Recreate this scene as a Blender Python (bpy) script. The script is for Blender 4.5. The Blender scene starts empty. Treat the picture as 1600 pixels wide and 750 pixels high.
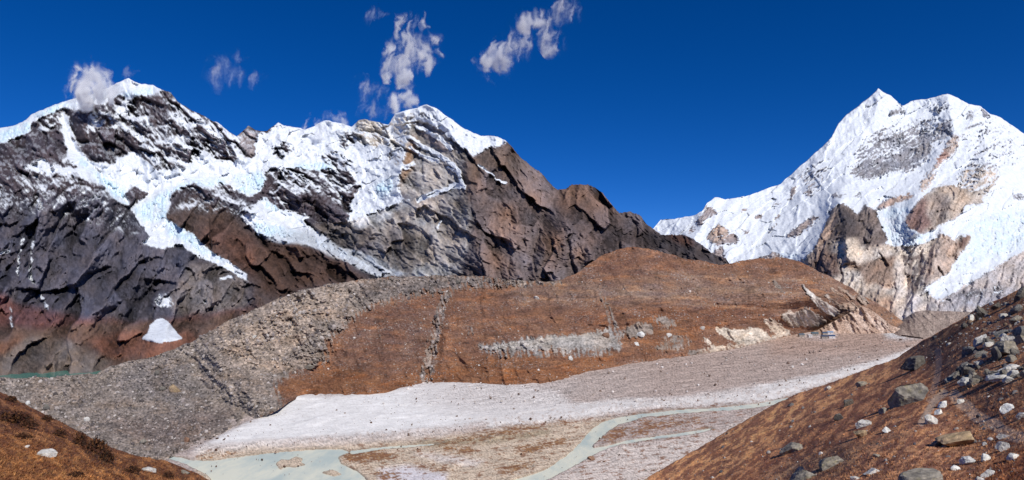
import bpy, bmesh, math, random
import numpy as np
from mathutils import Vector, Matrix

# ------------------------------------------------------------------ camera, sky, sun, exposure
SC = bpy.context.scene
COL = SC.collection
F, YH = 1042.0, 470.0            # focal length in photograph pixels (1600 wide) and row of the eye level
cam = bpy.data.cameras.new('camera')
cam.sensor_width = 36.0
cam.lens = 36.0 * F / 1600.0
cam.shift_y = (YH - 375.0) / 1600.0
cam.clip_start, cam.clip_end = 0.5, 120000.0
camo = bpy.data.objects.new('camera', cam)
camo.rotation_euler = (math.radians(90), 0, 0)
COL.objects.link(camo)
SC.camera = camo

SUN_AZ, SUN_EL = math.radians(150), math.radians(42)      # azimuth clockwise from the view direction
world = bpy.data.worlds.new('World')
SC.world = world
world.use_nodes = True
wt = world.node_tree
wt.nodes.clear()
w_out = wt.nodes.new('ShaderNodeOutputWorld')
w_bg = wt.nodes.new('ShaderNodeBackground')
w_sky = wt.nodes.new('ShaderNodeTexSky')
w_sky.sky_type = 'NISHITA'
w_sky.sun_disc = False
w_sky.sun_elevation = SUN_EL
w_sky.sun_rotation = SUN_AZ
w_sky.altitude = 5000.0
w_sky.air_density = 0.75
w_sky.dust_density = 0.0
w_sky.ozone_density = 4.0
w_hs = wt.nodes.new('ShaderNodeHueSaturation')
w_hs.inputs['Saturation'].default_value = 1.3
w_hs.inputs['Hue'].default_value = 0.512
w_bg.inputs['Strength'].default_value = 0.12
wt.links.new(w_sky.outputs[0], w_hs.inputs['Color'])
wt.links.new(w_hs.outputs[0], w_bg.inputs['Color'])
wt.links.new(w_bg.outputs[0], w_out.inputs['Surface'])

sun = bpy.data.lights.new('sun', 'SUN')
sun.energy = 4.0
sun.angle = math.radians(0.53)
sun.color = (1.0, 0.965, 0.91)
suno = bpy.data.objects.new('sun', sun)
sd = Vector((math.sin(SUN_AZ) * math.cos(SUN_EL), math.cos(SUN_AZ) * math.cos(SUN_EL), math.sin(SUN_EL)))
suno.rotation_euler = sd.to_track_quat('Z', 'Y').to_euler()
suno.location = sd * 500
COL.objects.link(suno)

SC.view_settings.view_transform = 'Standard'
SC.view_settings.look = 'None'
SC.view_settings.exposure = 0.0
SC.view_settings.gamma = 1.0
SC.view_settings.use_curve_mapping = False
SC.render.engine = 'CYCLES'
SC.cycles.max_bounces = 24
SC.cycles.diffuse_bounces = 2
SC.cycles.volume_bounces = 24
SC.cycles.transparent_max_bounces = 8
SC.cycles.volume_step_rate = 0.5
SC.cycles.volume_max_steps = 128
SC.cycles.use_denoising = True
SC.cycles.denoiser = 'OPENIMAGEDENOISE'
SC.cycles.denoising_input_passes = 'RGB_ALBEDO_NORMAL'
SC.cycles.denoising_prefilter = 'NONE'

rng = np.random.default_rng(7)
random.seed(7)

# ------------------------------------------------------------------ noise
def _hash(ix, iy, seed):
    h = (ix.astype(np.uint32) * np.uint32(374761393)) ^ (iy.astype(np.uint32) * np.uint32(668265263)) ^ np.uint32((seed * 2246822519) & 0xffffffff)
    h = (h ^ (h >> np.uint32(13))) * np.uint32(1274126177)
    h = (h ^ (h >> np.uint32(15))) * np.uint32(2246822519)
    return h ^ (h >> np.uint32(16))

_A = np.linspace(0, 2 * np.pi, 256, endpoint=False)
_GX, _GY = np.cos(_A).astype(np.float32), np.sin(_A).astype(np.float32)

def perlin(x, y, seed=0):
    fx, fy = np.floor(x), np.floor(y)
    ix, iy = fx.astype(np.int64), fy.astype(np.int64)
    dx, dy = (x - fx).astype(np.float32), (y - fy).astype(np.float32)
    u = dx * dx * dx * (dx * (dx * 6 - 15) + 10)
    v = dy * dy * dy * (dy * (dy * 6 - 15) + 10)
    def g(a, b, ex, ey):
        h = (_hash(ix + a, iy + b, seed) & np.uint32(255)).astype(np.int64)
        return _GX[h] * ex + _GY[h] * ey
    n00, n10 = g(0, 0, dx, dy), g(1, 0, dx - 1, dy)
    n01, n11 = g(0, 1, dx, dy - 1), g(1, 1, dx - 1, dy - 1)
    a = n00 + u * (n10 - n00)
    b = n01 + u * (n11 - n01)
    return (a + v * (b - a)) * 1.5

def fbm(x, y, oct=5, seed=0, gain=0.5, lac=2.03):
    s, a, f, t = 0, 1.0, 1.0, 0
    for o in range(oct):
        s = s + a * perlin(x * f + 17.3 * o, y * f - 9.1 * o, seed + o * 31)
        t += a
        a *= gain
        f *= lac
    return s / t

def ridged(x, y, oct=5, seed=0, gain=0.5, lac=2.07):
    s, a, f, t, w = 0, 1.0, 1.0, 0, 1.0
    for o in range(oct):
        n = 1 - np.abs(perlin(x * f + 11.7 * o, y * f + 5.3 * o, seed + o * 37)) * 1.6
        n = np.clip(n, 0, 1) ** 2 * w
        w = np.clip(n * 1.6, 0, 1)
        s = s + a * n
        t += a
        a *= gain
        f *= lac
    return s / t

def cells(x, y, seed=0):
    """distance to the nearest and to the second nearest feature point, id of the nearest"""
    fx, fy = np.floor(x).astype(np.int64), np.floor(y).astype(np.int64)
    d1 = np.full(x.shape, 9.0, np.float32)
    d2 = d1.copy()
    idv = np.zeros(x.shape, np.float32)
    for a in (-1, 0, 1):
        for b in (-1, 0, 1):
            h = _hash(fx + a, fy + b, seed)
            qx = fx + a + (h & np.uint32(1023)).astype(np.float32) / 1023
            qy = fy + b + ((h >> np.uint32(10)) & np.uint32(1023)).astype(np.float32) / 1023
            d = np.hypot(qx - x, qy - y).astype(np.float32)
            c = d < d1
            d2 = np.where(c, d1, np.minimum(d2, d))
            idv = np.where(c, ((h >> np.uint32(20)) & np.uint32(1023)).astype(np.float32) / 1023, idv)
            d1 = np.where(c, d, d1)
    return d1, d2, idv

def facets(x, y, seed=0, tilt=1.0):
    """broken slabs: every cell is a flat face with a tilt and a step of its own"""
    fx, fy = np.floor(x).astype(np.int64), np.floor(y).astype(np.int64)
    best = np.full(x.shape, 9.0, np.float32)
    out = np.zeros(x.shape, np.float32)
    for a in (-1, 0, 1):
        for b in (-1, 0, 1):
            h = _hash(fx + a, fy + b, seed)
            qx = fx + a + (h & np.uint32(255)).astype(np.float32) / 255
            qy = fy + b + ((h >> np.uint32(8)) & np.uint32(255)).astype(np.float32) / 255
            dx, dy = x - qx, y - qy
            d = (dx * dx + dy * dy).astype(np.float32)
            c = d < best
            g = ((h >> np.uint32(16)) & np.uint32(255)).astype(np.int64)
            st = ((h >> np.uint32(24)) & np.uint32(255)).astype(np.float32) / 255 - 0.5
            out = np.where(c, tilt * (_GX[g] * dx + _GY[g] * dy) + st, out)
            best = np.where(c, d, best)
    return out

def rot(x, y, deg, lx, ly):
    """coordinates along (lx) and across (ly) a direction; deg > 0 runs down to the right"""
    c, s = math.cos(math.radians(deg)), math.sin(math.radians(deg))
    return (x * c + y * s) / lx, (-x * s + y * c) / ly

def sstep(a, b, x):
    t = np.clip((x - a) / (b - a), 0, 1)
    return t * t * (3 - 2 * t)

def mix(a, b, t):
    return a + (b - a) * t

def lin(r, g, b):
    return np.array([(c / 255 / 12.92) if c / 255 <= 0.04045 else ((c / 255 + 0.055) / 1.055) ** 2.4 for c in (r, g, b)], np.float32)

# ------------------------------------------------------------------ plans: soft maps of where each kind of ground lies
X0, Y0, MW, MH = -160, 60, 1930, 750

def fill(pts):
    m = np.zeros((MH, MW), np.float32)
    p = np.array(pts, float)
    x0, x1 = int(max(0, p[:, 0].min() - X0 - 1)), int(min(MW, p[:, 0].max() - X0 + 2))
    y0, y1 = int(max(0, p[:, 1].min() - Y0 - 1)), int(min(MH, p[:, 1].max() - Y0 + 2))
    if x1 <= x0 or y1 <= y0:
        return m
    gx, gy = np.meshgrid(np.arange(x0, x1) + X0 + 0.5, np.arange(y0, y1) + Y0 + 0.5)
    ins = np.zeros(gx.shape, bool)
    n = len(p)
    for i in range(n):
        (ax, ay), (bx, by) = p[i], p[(i + 1) % n]
        if ay == by:
            continue
        c = (ay > gy) != (by > gy)
        ins ^= c & (gx < (bx - ax) * (gy - ay) / (by - ay) + ax)
    m[y0:y1, x0:x1] = ins
    return m

def stroke(pts, width, taper=1.0):
    """soft band round a polyline; 1 on the line, 0 at width"""
    m = np.zeros((MH, MW), np.float32)
    p = np.array(pts, float)
    w = width
    x0, x1 = int(max(0, p[:, 0].min() - X0 - w)), int(min(MW, p[:, 0].max() - X0 + w + 1))
    y0, y1 = int(max(0, p[:, 1].min() - Y0 - w)), int(min(MH, p[:, 1].max() - Y0 + w + 1))
    if x1 <= x0 or y1 <= y0:
        return m
    gx, gy = np.meshgrid(np.arange(x0, x1) + X0 + 0.5, np.arange(y0, y1) + Y0 + 0.5)
    best = np.full(gx.shape, 1e9)
    n = len(p)
    for i in range(n - 1):
        ax, ay = p[i]
        dx, dy = p[i + 1] - p[i]
        t = np.clip(((gx - ax) * dx + (gy - ay) * dy) / (dx * dx + dy * dy + 1e-9), 0, 1)
        ww = mix(1.0, taper, (i + t) / (n - 1))
        best = np.minimum(best, np.hypot(gx - ax - t * dx, gy - ay - t * dy) / ww)
    m[y0:y1, x0:x1] = np.clip(1 - best / w, 0, 1)
    return m

def blur(m, r):
    if r < 1:
        return m
    for axis in (0, 1):
        for _ in range(2):
            k = int(r)
            c = np.cumsum(np.pad(m, [(k + 1, k) if a == axis else (0, 0) for a in (0, 1)], mode='edge'), axis=axis)
            n = m.shape[axis]
            m = (np.take(c, np.arange(2 * k + 1, 2 * k + 1 + n), axis) - np.take(c, np.arange(0, n), axis)) / (2 * k + 1)
    return m.astype(np.float32)

class Plan:
    def __init__(s, v=0.0):
        v = np.atleast_1d(np.array(v, np.float32))
        s.m = np.ones((MH, MW, len(v)), np.float32) * v
    def put(s, mask, v, soft=2, op=1.0):
        k = (blur(mask, soft) * op)[..., None]
        s.m += (np.atleast_1d(np.array(v, np.float32)) - s.m) * k
        return s
    def area(s, pts, v, soft=2, op=1.0):
        return s.put(fill(pts), v, soft, op)
    def line(s, pts, width, v, op=1.0, taper=1.0):
        return s.put(np.clip(stroke(pts, width, taper) * 2, 0, 1), v, 0, op)
    def add(s, mask, v, soft=0):
        s.m += blur(mask, soft)[..., None] * v
        return s
    def at(s, x, y):
        fx = np.clip(x - X0 - 0.5, 0, MW - 1.01)
        fy = np.clip(y - Y0 - 0.5, 0, MH - 1.01)
        ix, iy = fx.astype(int), fy.astype(int)
        tx, ty = (fx - ix)[..., None], (fy - iy)[..., None]
        m = s.m
        r = (m[iy, ix] * (1 - tx) + m[iy, ix + 1] * tx) * (1 - ty) + (m[iy + 1, ix] * (1 - tx) + m[iy + 1, ix + 1] * tx) * ty
        return r[..., 0] if r.shape[-1] == 1 else r

# ------------------------------------------------------------------ helpers for objects
def mesh_obj(name, v, quads=None, tris=None, mat=None, col=None, smooth=True, parent=None):
    me = bpy.data.meshes.new(name)
    v = np.asarray(v, np.float32).reshape(-1, 3)
    nq = 0 if quads is None else len(quads)
    nt = 0 if tris is None else len(tris)
    loops = np.concatenate([np.asarray(a, np.int32).ravel() for a in (quads, tris) if a is not None and len(a)])
    starts = np.concatenate([np.arange(nq) * 4, nq * 4 + np.arange(nt) * 3]).astype(np.int32)
    me.vertices.add(len(v))
    me.vertices.foreach_set('co', v.ravel())
    me.loops.add(len(loops))
    me.loops.foreach_set('vertex_index', loops)
    me.polygons.add(nq + nt)
    me.polygons.foreach_set('loop_start', starts)
    me.update(calc_edges=True)
    me.polygons.foreach_set('use_smooth', np.full(nq + nt, smooth, bool))
    if col is not None:
        a = me.attributes.new('Col', 'FLOAT_COLOR', 'POINT')
        c = np.ones((len(v), 4), np.float32)
        c[:, :3] = np.clip(col, 0.002, 0.95)
        a.data.foreach_set('color', c.ravel())
    if mat:
        me.materials.append(mat)
    me.validate()
    o = bpy.data.objects.new(name, me)
    COL.objects.link(o)
    if parent:
        o.parent = parent
    return o

def tag(o, label, cat=None, group=None, kind=None):
    o['label'] = label
    if cat:
        o['category'] = cat
    if group:
        o['group'] = group
    if kind:
        o['kind'] = kind
    return o

def ground_mat(name, scale=1.0, var=0.25, bump=0.0, rough=0.95, spec=0.15):
    m = bpy.data.materials.new(name)
    m.use_nodes = True
    t = m.node_tree
    b = t.nodes['Principled BSDF']
    b.inputs['Roughness'].default_value = rough
    b.inputs['Specular IOR Level'].default_value = spec
    at = t.nodes.new('ShaderNodeAttribute')
    at.attribute_name = 'Col'
    tc = t.nodes.new('ShaderNodeTexCoord')
    no = t.nodes.new('ShaderNodeTexNoise')
    no.inputs['Scale'].default_value = scale
    no.inputs['Detail'].default_value = 5
    no.inputs['Roughness'].default_value = 0.65
    mr = t.nodes.new('ShaderNodeMapRange')
    mr.inputs['From Min'].default_value = 0.25
    mr.inputs['From Max'].default_value = 0.75
    mr.inputs['To Min'].default_value = 1 - var
    mr.inputs['To Max'].default_value = 1 + var
    mu = t.nodes.new('ShaderNodeVectorMath')
    mu.operation = 'SCALE'
    t.links.new(tc.outputs['Object'], no.inputs['Vector'])
    t.links.new(no.outputs[0], mr.inputs['Value'])
    t.links.new(at.outputs['Color'], mu.inputs[0])
    t.links.new(mr.outputs[0], mu.inputs['Scale'])
    t.links.new(mu.outputs[0], b.inputs['Base Color'])
    if bump:
        bu = t.nodes.new('ShaderNodeBump')
        bu.inputs['Strength'].default_value = 0.7
        bu.inputs['Distance'].default_value = bump
        t.links.new(no.outputs[0], bu.inputs['Height'])
        t.links.new(bu.outputs[0], b.inputs['Normal'])
    return m

def pt(px, py, D):
    px, py, D = np.broadcast_arrays(np.asarray(px, float), np.asarray(py, float), np.asarray(D, float))
    return np.stack([(px - 800) / F * D, D, (YH - py) / F * D], -1)

def floor_D(py):
    return 141.0 / (np.maximum((np.asarray(py, float) - YH) / F, -0.02) + 0.03)

def rbf(ctrl, c=45.0):
    p = np.array(ctrl, float)
    xy, d = p[:, :2], p[:, 2]
    k = np.sqrt(((xy[:, None] - xy[None]) ** 2).sum(-1) + c * c)
    n = len(p)
    A = np.zeros((n + 1, n + 1))
    A[:n, :n] = k
    A[:n, n] = A[n, :n] = 1
    w = np.linalg.solve(A, np.r_[np.log(d), 0])
    def f(x, y):
        s = np.full(np.shape(x), w[n])
        for i in range(n):
            s = s + w[i] * np.sqrt((x - xy[i, 0]) ** 2 + (y - xy[i, 1]) ** 2 + c * c)
        return np.exp(s)
    return f

def curve(pts):
    p = np.array(pts, float)
    return lambda x: np.interp(x, p[:, 0], p[:, 1])

def grid(ridge, base, x0, x1, nc, nr, jag=0.0, seed=3, power=1.0):
    u = np.linspace(x0, x1, nc)
    top = ridge(u)
    if jag:
        top = top + jag * (fbm(u / 23, u * 0, 5, seed, 0.6) * 2.2)
    bot = np.maximum(base(u), top + 2)
    t = np.linspace(0, 1, nr)[:, None] ** power
    return np.broadcast_to(u, (nr, nc)).copy(), top + (bot - top) * t

def gridquads(nr, nc):
    i = np.arange(nr * nc).reshape(nr, nc)
    return np.stack([i[:-1, :-1], i[1:, :-1], i[1:, 1:], i[:-1, 1:]], -1).reshape(-1, 4)

def backrows(P, n, step, drop, zmin):
    """rows that run on behind the crest, down the far side"""
    r = []
    for k in range(n, 0, -1):
        q = P[0].copy()
        d = step * k ** 1.35
        h = np.hypot(q[:, 0], q[:, 1])[:, None]
        q[:, :2] *= 1 + d / h
        q[:, 2] = np.maximum(q[:, 2] - d * drop, np.minimum(zmin, P[0][:, 2] - 1))
        r.append(q)
    return np.concatenate([np.stack(r), P], 0)

def landform(name, P, C, mat, back=(6, 60, 0.9, -130), smooth=True):
    if back:
        n = back[0]
        P = backrows(P, *back)
        C = np.concatenate([np.repeat(C[:1], n, 0), C], 0)
    nr, nc = P.shape[:2]
    return mesh_obj(name, P, gridquads(nr, nc), mat=mat, col=C.reshape(-1, 3), smooth=smooth)


# ------------------------------------------------------------------ the snow mountain on the left with its brown shoulder
SNOW = np.array([0.75, 0.785, 0.83], np.float32)
ICE = np.array([0.56, 0.73, 0.83], np.float32)
POOL = {}
MAT_MOUNTAIN = ground_mat('mountain_rock_and_snow', 0.05, 0.16)
MAT_FAR = ground_mat('far_mountain_rock_and_snow', 0.03, 0.12)

def snow_mountain_left():
    ridge = curve([(-160, 240), (-60, 218), (0, 200), (20, 197), (40, 188), (50, 178), (73, 169), (100, 158), (120, 153), (145, 147), (167, 137), (187, 128),
        (200, 122), (217, 130), (240, 133), (253, 140), (267, 146), (277, 158), (300, 173), (320, 182), (333, 190), (340, 191), (350, 199), (360, 208),
        (370, 213), (379, 205), (388, 196), (400, 204), (417, 205), (428, 196), (435, 191), (443, 196), (457, 198), (477, 203), (490, 197), (510, 187),
        (515, 188), (533, 193), (550, 198), (560, 189), (570, 186), (583, 190), (607, 195), (612, 186), (617, 178), (633, 173), (653, 168), (667, 163),
        (683, 170), (700, 183), (720, 197), (740, 208), (753, 212), (777, 213), (788, 219), (800, 231), (813, 246), (833, 262), (850, 275), (862, 289),
        (872, 297), (883, 297), (893, 290), (907, 287), (923, 290), (940, 300), (953, 317), (967, 333), (983, 331), (1000, 337), (1010, 350), (1033, 367),
        (1053, 368), (1067, 367), (1083, 373), (1100, 385), (1113, 397), (1133, 403), (1143, 416), (1165, 430)])
    base = curve([(-160, 604), (0, 604), (150, 604), (250, 578), (330, 548), (420, 505), (500, 470), (600, 450), (800, 455), (900, 450), (940, 428), (1000, 412),
        (1100, 425), (1165, 436)])
    D = rbf([(-150, 240, 3000), (0, 200, 2900), (200, 122, 2950), (300, 173, 2800), (370, 212, 2800), (435, 191, 2950), (560, 190, 2880), (660, 165, 2650), (790, 220, 2400),
        (870, 297, 2250), (960, 330, 2150), (1050, 368, 2000), (1145, 416, 1850), (-150, 320, 2200), (0, 300, 2220), (100, 300, 2220), (200, 300, 2380), (300, 290, 2450), (450, 280, 2600),
        (540, 300, 2520), (620, 260, 2500), (720, 250, 2300), (800, 300, 2120), (900, 340, 2000), (1000, 380, 1900), (0, 420, 1880), (150, 420, 1850),
        (300, 420, 1850), (400, 400, 2050), (500, 400, 2150), (600, 430, 2000), (700, 420, 1850), (800, 440, 1760), (900, 430, 1730), (1000, 400, 1780),
        (0, 500, 1480), (150, 510, 1430), (300, 500, 1480), (400, 480, 1620), (0, 580, 1000), (150, 585, 1010), (300, 545, 1230), (450, 470, 1720),
        (-150, 585, 1000), (-150, 420, 1900)])
    U, V = grid(ridge, base, -150, 1160, 1130, 300, jag=1.5, seed=5)
    V[0] -= np.where((U[0] > 795) | (U[0] < -20), 1.2, 0.3) * np.abs(perlin(U[0] / 4, U[0] * 0, 77)) * 2

    # ---- where the snow lies
    cov = Plan(0.0)
    cov.area([(0, 222), (45, 210), (95, 180), (200, 150), (250, 140), (335, 190), (372, 214), (400, 204), (400, 300), (300, 300), (240, 300), (140, 300), (60, 300), (-20, 320), (-160, 330), (-160, 250)], 0.34, 6)
    cov.area([(-160, 310), (0, 300), (60, 290), (130, 290), (200, 330), (230, 370), (150, 350), (60, 330), (-160, 345)], 0.3, 10)
    cov.area([(250, 145), (335, 190), (370, 214), (400, 206), (400, 270), (330, 290), (270, 270), (240, 230), (245, 190)], 0.5, 8)
    cov.area([(200, 165), (235, 175), (265, 200), (262, 240), (240, 250), (215, 235)], 0.45, 6)
    cov.area([(95, 168), (133, 165), (140, 200), (150, 190), (178, 205), (205, 215), (208, 235), (175, 253), (150, 240), (122, 232), (108, 205)], 0.1, 3)
    cov.area([(0, 226), (45, 214), (90, 190), (97, 215), (108, 238), (82, 258), (60, 266), (40, 262), (0, 256), (-160, 270), (-160, 250)], 0.04, 3)
    cov.area([(-160, 262), (0, 256), (40, 264), (35, 275), (0, 285), (-160, 300)], 0.12, 3)
    cov.area([(216, 158), (250, 146), (262, 158), (268, 176), (252, 200), (240, 196), (226, 176)], 0.16, 3)
    cov.area([(262, 150), (276, 160), (300, 176), (292, 188), (268, 172)], 0.3, 3)
    # corniced ice along the left crest and the summit
    cov.area([(-160, 230), (0, 195), (20, 190), (50, 170), (120, 145), (167, 130), (200, 115), (217, 125), (245, 130), (258, 139), (248, 144), (238, 146), (214, 150), (202, 158), (190, 148), (176, 154), (160, 164), (140, 160),
        (120, 172), (95, 170), (75, 180), (52, 190), (46, 206), (20, 217), (0, 223), (-160, 262)], 1.0, 1)
    cov.area([(196, 150), (206, 158), (200, 176), (180, 188), (176, 176), (186, 166)], 0.85, 2)
    cov.area([(72, 180), (95, 172), (98, 190), (85, 196), (70, 206), (60, 206)], 0.55, 3)
    cov.area([(93, 172), (107, 178), (113, 215), (137, 248), (160, 275), (190, 302), (206, 324), (186, 316), (158, 287), (128, 276), (104, 240), (98, 208)], 0.9, 2)
    cov.area([(62, 250), (70, 246), (80, 262), (96, 262), (110, 262), (118, 276), (80, 272), (40, 266), (25, 252), (38, 262)], 0.85, 2)
    cov.area([(135, 190), (150, 182), (155, 205), (142, 205), (137, 212)], 0.7, 2)
    # the basin under the summit, the icefall and its tongue
    cov.area([(148, 252), (176, 256), (205, 238), (228, 250), (246, 266), (290, 264), (318, 236), (345, 258), (372, 250), (402, 252), (404, 300), (392, 306), (352, 286), (310, 281), (268, 300), (262, 335), (248, 345),
        (214, 332), (236, 302), (202, 288), (196, 306), (204, 322), (186, 306), (165, 284)], 0.97, 2)
    cov.area([(205, 328), (214, 316), (236, 300), (262, 300), (256, 320), (262, 344), (300, 364), (330, 393), (360, 409), (384, 428), (388, 441), (364, 426), (330, 409), (300, 397), (285, 381), (252, 389), (220, 380), (236, 370), (216, 345)], 1.0, 1)
    # snow under the middle crest
    cov.area([(366, 250), (398, 238), (402, 210), (420, 206), (435, 188), (460, 196), (510, 183), (555, 194), (600, 192), (617, 176), (667, 160), (700, 180), (740, 205), (792, 217), (788, 226), (760, 232), (738, 244), (733, 236), (722, 232),
        (690, 205), (655, 190), (640, 215), (632, 255), (622, 290), (632, 312), (646, 311), (600, 326), (545, 347), (540, 352), (545, 322), (562, 292), (540, 266), (500, 266), (470, 263), (420, 266), (408, 300), (385, 306), (362, 292)], 0.97, 2)
    cov.area([(378, 204), (388, 194), (402, 204), (398, 245), (382, 250), (374, 225)], 0.2, 2)
    cov.area([(405, 264), (440, 263), (480, 268), (530, 268), (562, 293), (546, 312), (547, 332), (524, 352), (472, 346), (482, 336), (446, 326), (430, 330), (424, 312), (418, 300), (430, 280)], 0.33, 3)
    cov.area([(445, 328), (470, 305), (500, 300), (530, 318), (545, 312), (547, 332), (524, 352), (472, 346), (482, 336)], 0.1, 3)
    cov.area([(372, 334), (400, 320), (412, 308), (424, 316), (440, 327), (482, 337), (474, 346), (500, 364), (530, 388), (560, 404), (604, 428), (590, 432), (550, 412), (500, 386), (445, 376), (404, 367), (382, 348)], 0.97, 2)
    cov.area([(262, 330), (300, 306), (345, 300), (392, 318), (400, 326), (372, 336), (330, 330), (290, 326)], 0.34, 4)
    cov.area([(490, 246), (520, 234), (550, 250), (556, 268), (520, 262)], 0.52, 5)
    cov.area([(425, 228), (450, 220), (462, 232), (440, 250), (425, 248)], 0.58, 5)
    cov.area([(530, 208), (556, 200), (556, 226), (532, 232)], 0.55, 4)
    # the pale peak
    cov.area([(556, 192), (570, 188), (606, 197), (606, 225), (585, 230), (560, 222)], 0.3, 3)
    cov.area([(606, 196), (618, 182), (650, 172), (645, 198), (637, 232), (622, 262), (608, 250), (606, 225)], 0.52, 4)
    cov.area([(640, 200), (654, 186), (690, 206), (720, 231), (733, 240), (728, 262), (724, 288), (700, 302), (660, 312), (632, 311), (622, 290), (631, 252)], 0.10, 2)
    cov.area([(650, 176), (662, 174), (690, 186), (684, 192), (660, 186)], 0.55, 2)
    for l, w in (([(640, 214), (655, 226), (672, 234), (690, 246), (706, 256), (717, 268), (721, 288)], 4.5), ([(653, 198), (672, 208), (690, 217), (704, 232)], 4.5),
                 ([(654, 312), (672, 304), (690, 298), (708, 290), (724, 292)], 5), ([(640, 230), (660, 244), (684, 252)], 3.5), ([(700, 262), (716, 270)], 3), ([(632, 262), (645, 256)], 5),
                 ([(748, 258), (762, 268), (772, 276)], 2.2), ([(774, 280), (790, 286)], 2.5), ([(870, 290), (866, 283)], 2), ([(608, 425), (585, 412)], 3), ([(684, 355), (690, 345)], 2),
                 ([(0, 396), (14, 392)], 3.5), ([(345, 436), (362, 432)], 2.5)):
        cov.line(l, w, 0.9)
    for l in ([(52, 378), (50, 400), (46, 430), (58, 450), (75, 482)], [(36, 370), (30, 400), (28, 430)], [(16, 480), (18, 510)]):
        cov.line(l, 3.0, 0.45)
    cov.area([(240, 476), (250, 462), (262, 460), (268, 470), (272, 480), (252, 482)], 0.75, 3)
    cov.area([(312, 474), (322, 466), (330, 474)], 0.6, 2)
    fan = Plan(0.0).area([(221, 530), (230, 520), (236, 506), (243, 500), (252, 497), (262, 502), (269, 510), (277, 520), (287, 530), (272, 533), (250, 536), (234, 533)], 1.0, 1)

    # ---- rock colours
    dark, blk = lin(80, 77, 85), lin(40, 38, 46)
    brown, rust, grey = lin(92, 74, 66), lin(118, 78, 60), lin(156, 149, 143)
    tan, purple, red = lin(200, 190, 176), lin(106, 94, 92), lin(116, 74, 66)
    rc = Plan(dark)
    rc.area([(-160, 200), (260, 120), (400, 190), (560, 180), (600, 300), (540, 360), (300, 310), (-160, 310)], lin(74, 66, 71), 8)
    rc.area([(245, 335), (300, 308), (345, 318), (385, 360), (420, 368), (500, 398), (590, 438), (480, 452), (400, 485), (390, 442), (330, 400), (272, 362)], lin(86, 72, 67), 5)
    rc.area([(300, 365), (345, 350), (400, 375), (450, 400), (440, 440), (395, 432), (340, 398)], lin(104, 74, 62), 10, 0.8)
    rc.area([(400, 365), (480, 385), (580, 432), (480, 452), (420, 465), (400, 440)], lin(78, 60, 52), 6)
    rc.area([(262, 470), (300, 412), (340, 408), (385, 436), (388, 485), (330, 495), (275, 492)], lin(116, 108, 106), 5)
    rc.area([(-160, 462), (0, 456), (30, 478), (90, 488), (140, 500), (230, 506), (300, 492), (330, 492), (400, 478), (380, 505), (300, 520), (150, 530), (90, 520), (40, 515), (-160, 510)], red, 5, 0.75)
    rc.area([(-160, 505), (40, 512), (150, 505), (300, 500), (420, 480), (420, 520), (300, 620), (-160, 620)], lin(98, 78, 68), 4)
    rc.area([(140, 530), (200, 515), (300, 520), (310, 545), (220, 560), (150, 562)], lin(124, 84, 68), 4, 0.8)
    rc.area([(0, 560), (30, 535), (60, 520), (80, 528), (130, 545), (170, 562), (160, 590), (-160, 600), (-160, 560)], lin(112, 100, 92), 5)
    rc.area([(-160, 530), (0, 535), (40, 526), (30, 540), (0, 552), (-160, 555)], lin(120, 82, 60), 4, 0.7)
    rc.area([(560, 188), (606, 192), (620, 176), (660, 165), (650, 190), (640, 235), (625, 265), (600, 250), (560, 226)], tan, 3)
    rc.area([(375, 205), (388, 194), (400, 205), (398, 248), (378, 248)], lin(150, 140, 138), 2)
    rc.area([(640, 196), (660, 184), (690, 206), (720, 231), (734, 242), (730, 262), (724, 290), (700, 302), (650, 314), (620, 295), (631, 250)], grey, 3)
    rc.area([(632, 250), (646, 212), (652, 220), (644, 260), (630, 288), (624, 280)], lin(150, 122, 98), 3)
    rc.area([(655, 196), (690, 212), (712, 236), (722, 240), (690, 236), (660, 216)], lin(126, 108, 104), 3, 0.7)
    # pale grey rubble of the lower glacier and the talus under the peak
    rc.area([(540, 352), (600, 326), (650, 312), (724, 296), (740, 330), (735, 380), (715, 432), (620, 436), (575, 400), (590, 365), (560, 372)], lin(156, 148, 142), 6)
    rc.area([(395, 350), (440, 356), (500, 372), (560, 392), (640, 428), (600, 436), (540, 408), (480, 384), (400, 368)], lin(168, 170, 174), 1)
    rc.area([(545, 350), (600, 326), (645, 316), (610, 335), (588, 356), (548, 362)], lin(190, 188, 186), 3)
    rc.area([(480, 352), (520, 345), (560, 355), (590, 352), (575, 372), (560, 390), (540, 388), (505, 366)], lin(112, 104, 100), 3)
    rc.area([(580, 372), (620, 350), (650, 372), (640, 405), (600, 400)], lin(122, 114, 110), 5)
    rc.area([(655, 425), (680, 404), (705, 410), (715, 432)], lin(186, 180, 176), 4)
    rc.area([(640, 430), (650, 416), (690, 412), (690, 440), (640, 440)], lin(170, 168, 166), 4)
    # brown shoulder
    rc.area([(724, 245), (745, 238), (790, 220), (870, 290), (905, 285), (1000, 335), (1150, 415), (1150, 450), (740, 455), (720, 430), (735, 380), (738, 330), (722, 292)], purple, 4)
    rc.area([(735, 242), (790, 224), (830, 262), (800, 275), (760, 262), (740, 292), (728, 268)], lin(100, 84, 74), 6, 0.8)
    rc.area([(862, 300), (905, 287), (945, 305), (968, 335), (930, 345), (880, 335)], lin(108, 84, 70), 6, 0.8)
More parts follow.
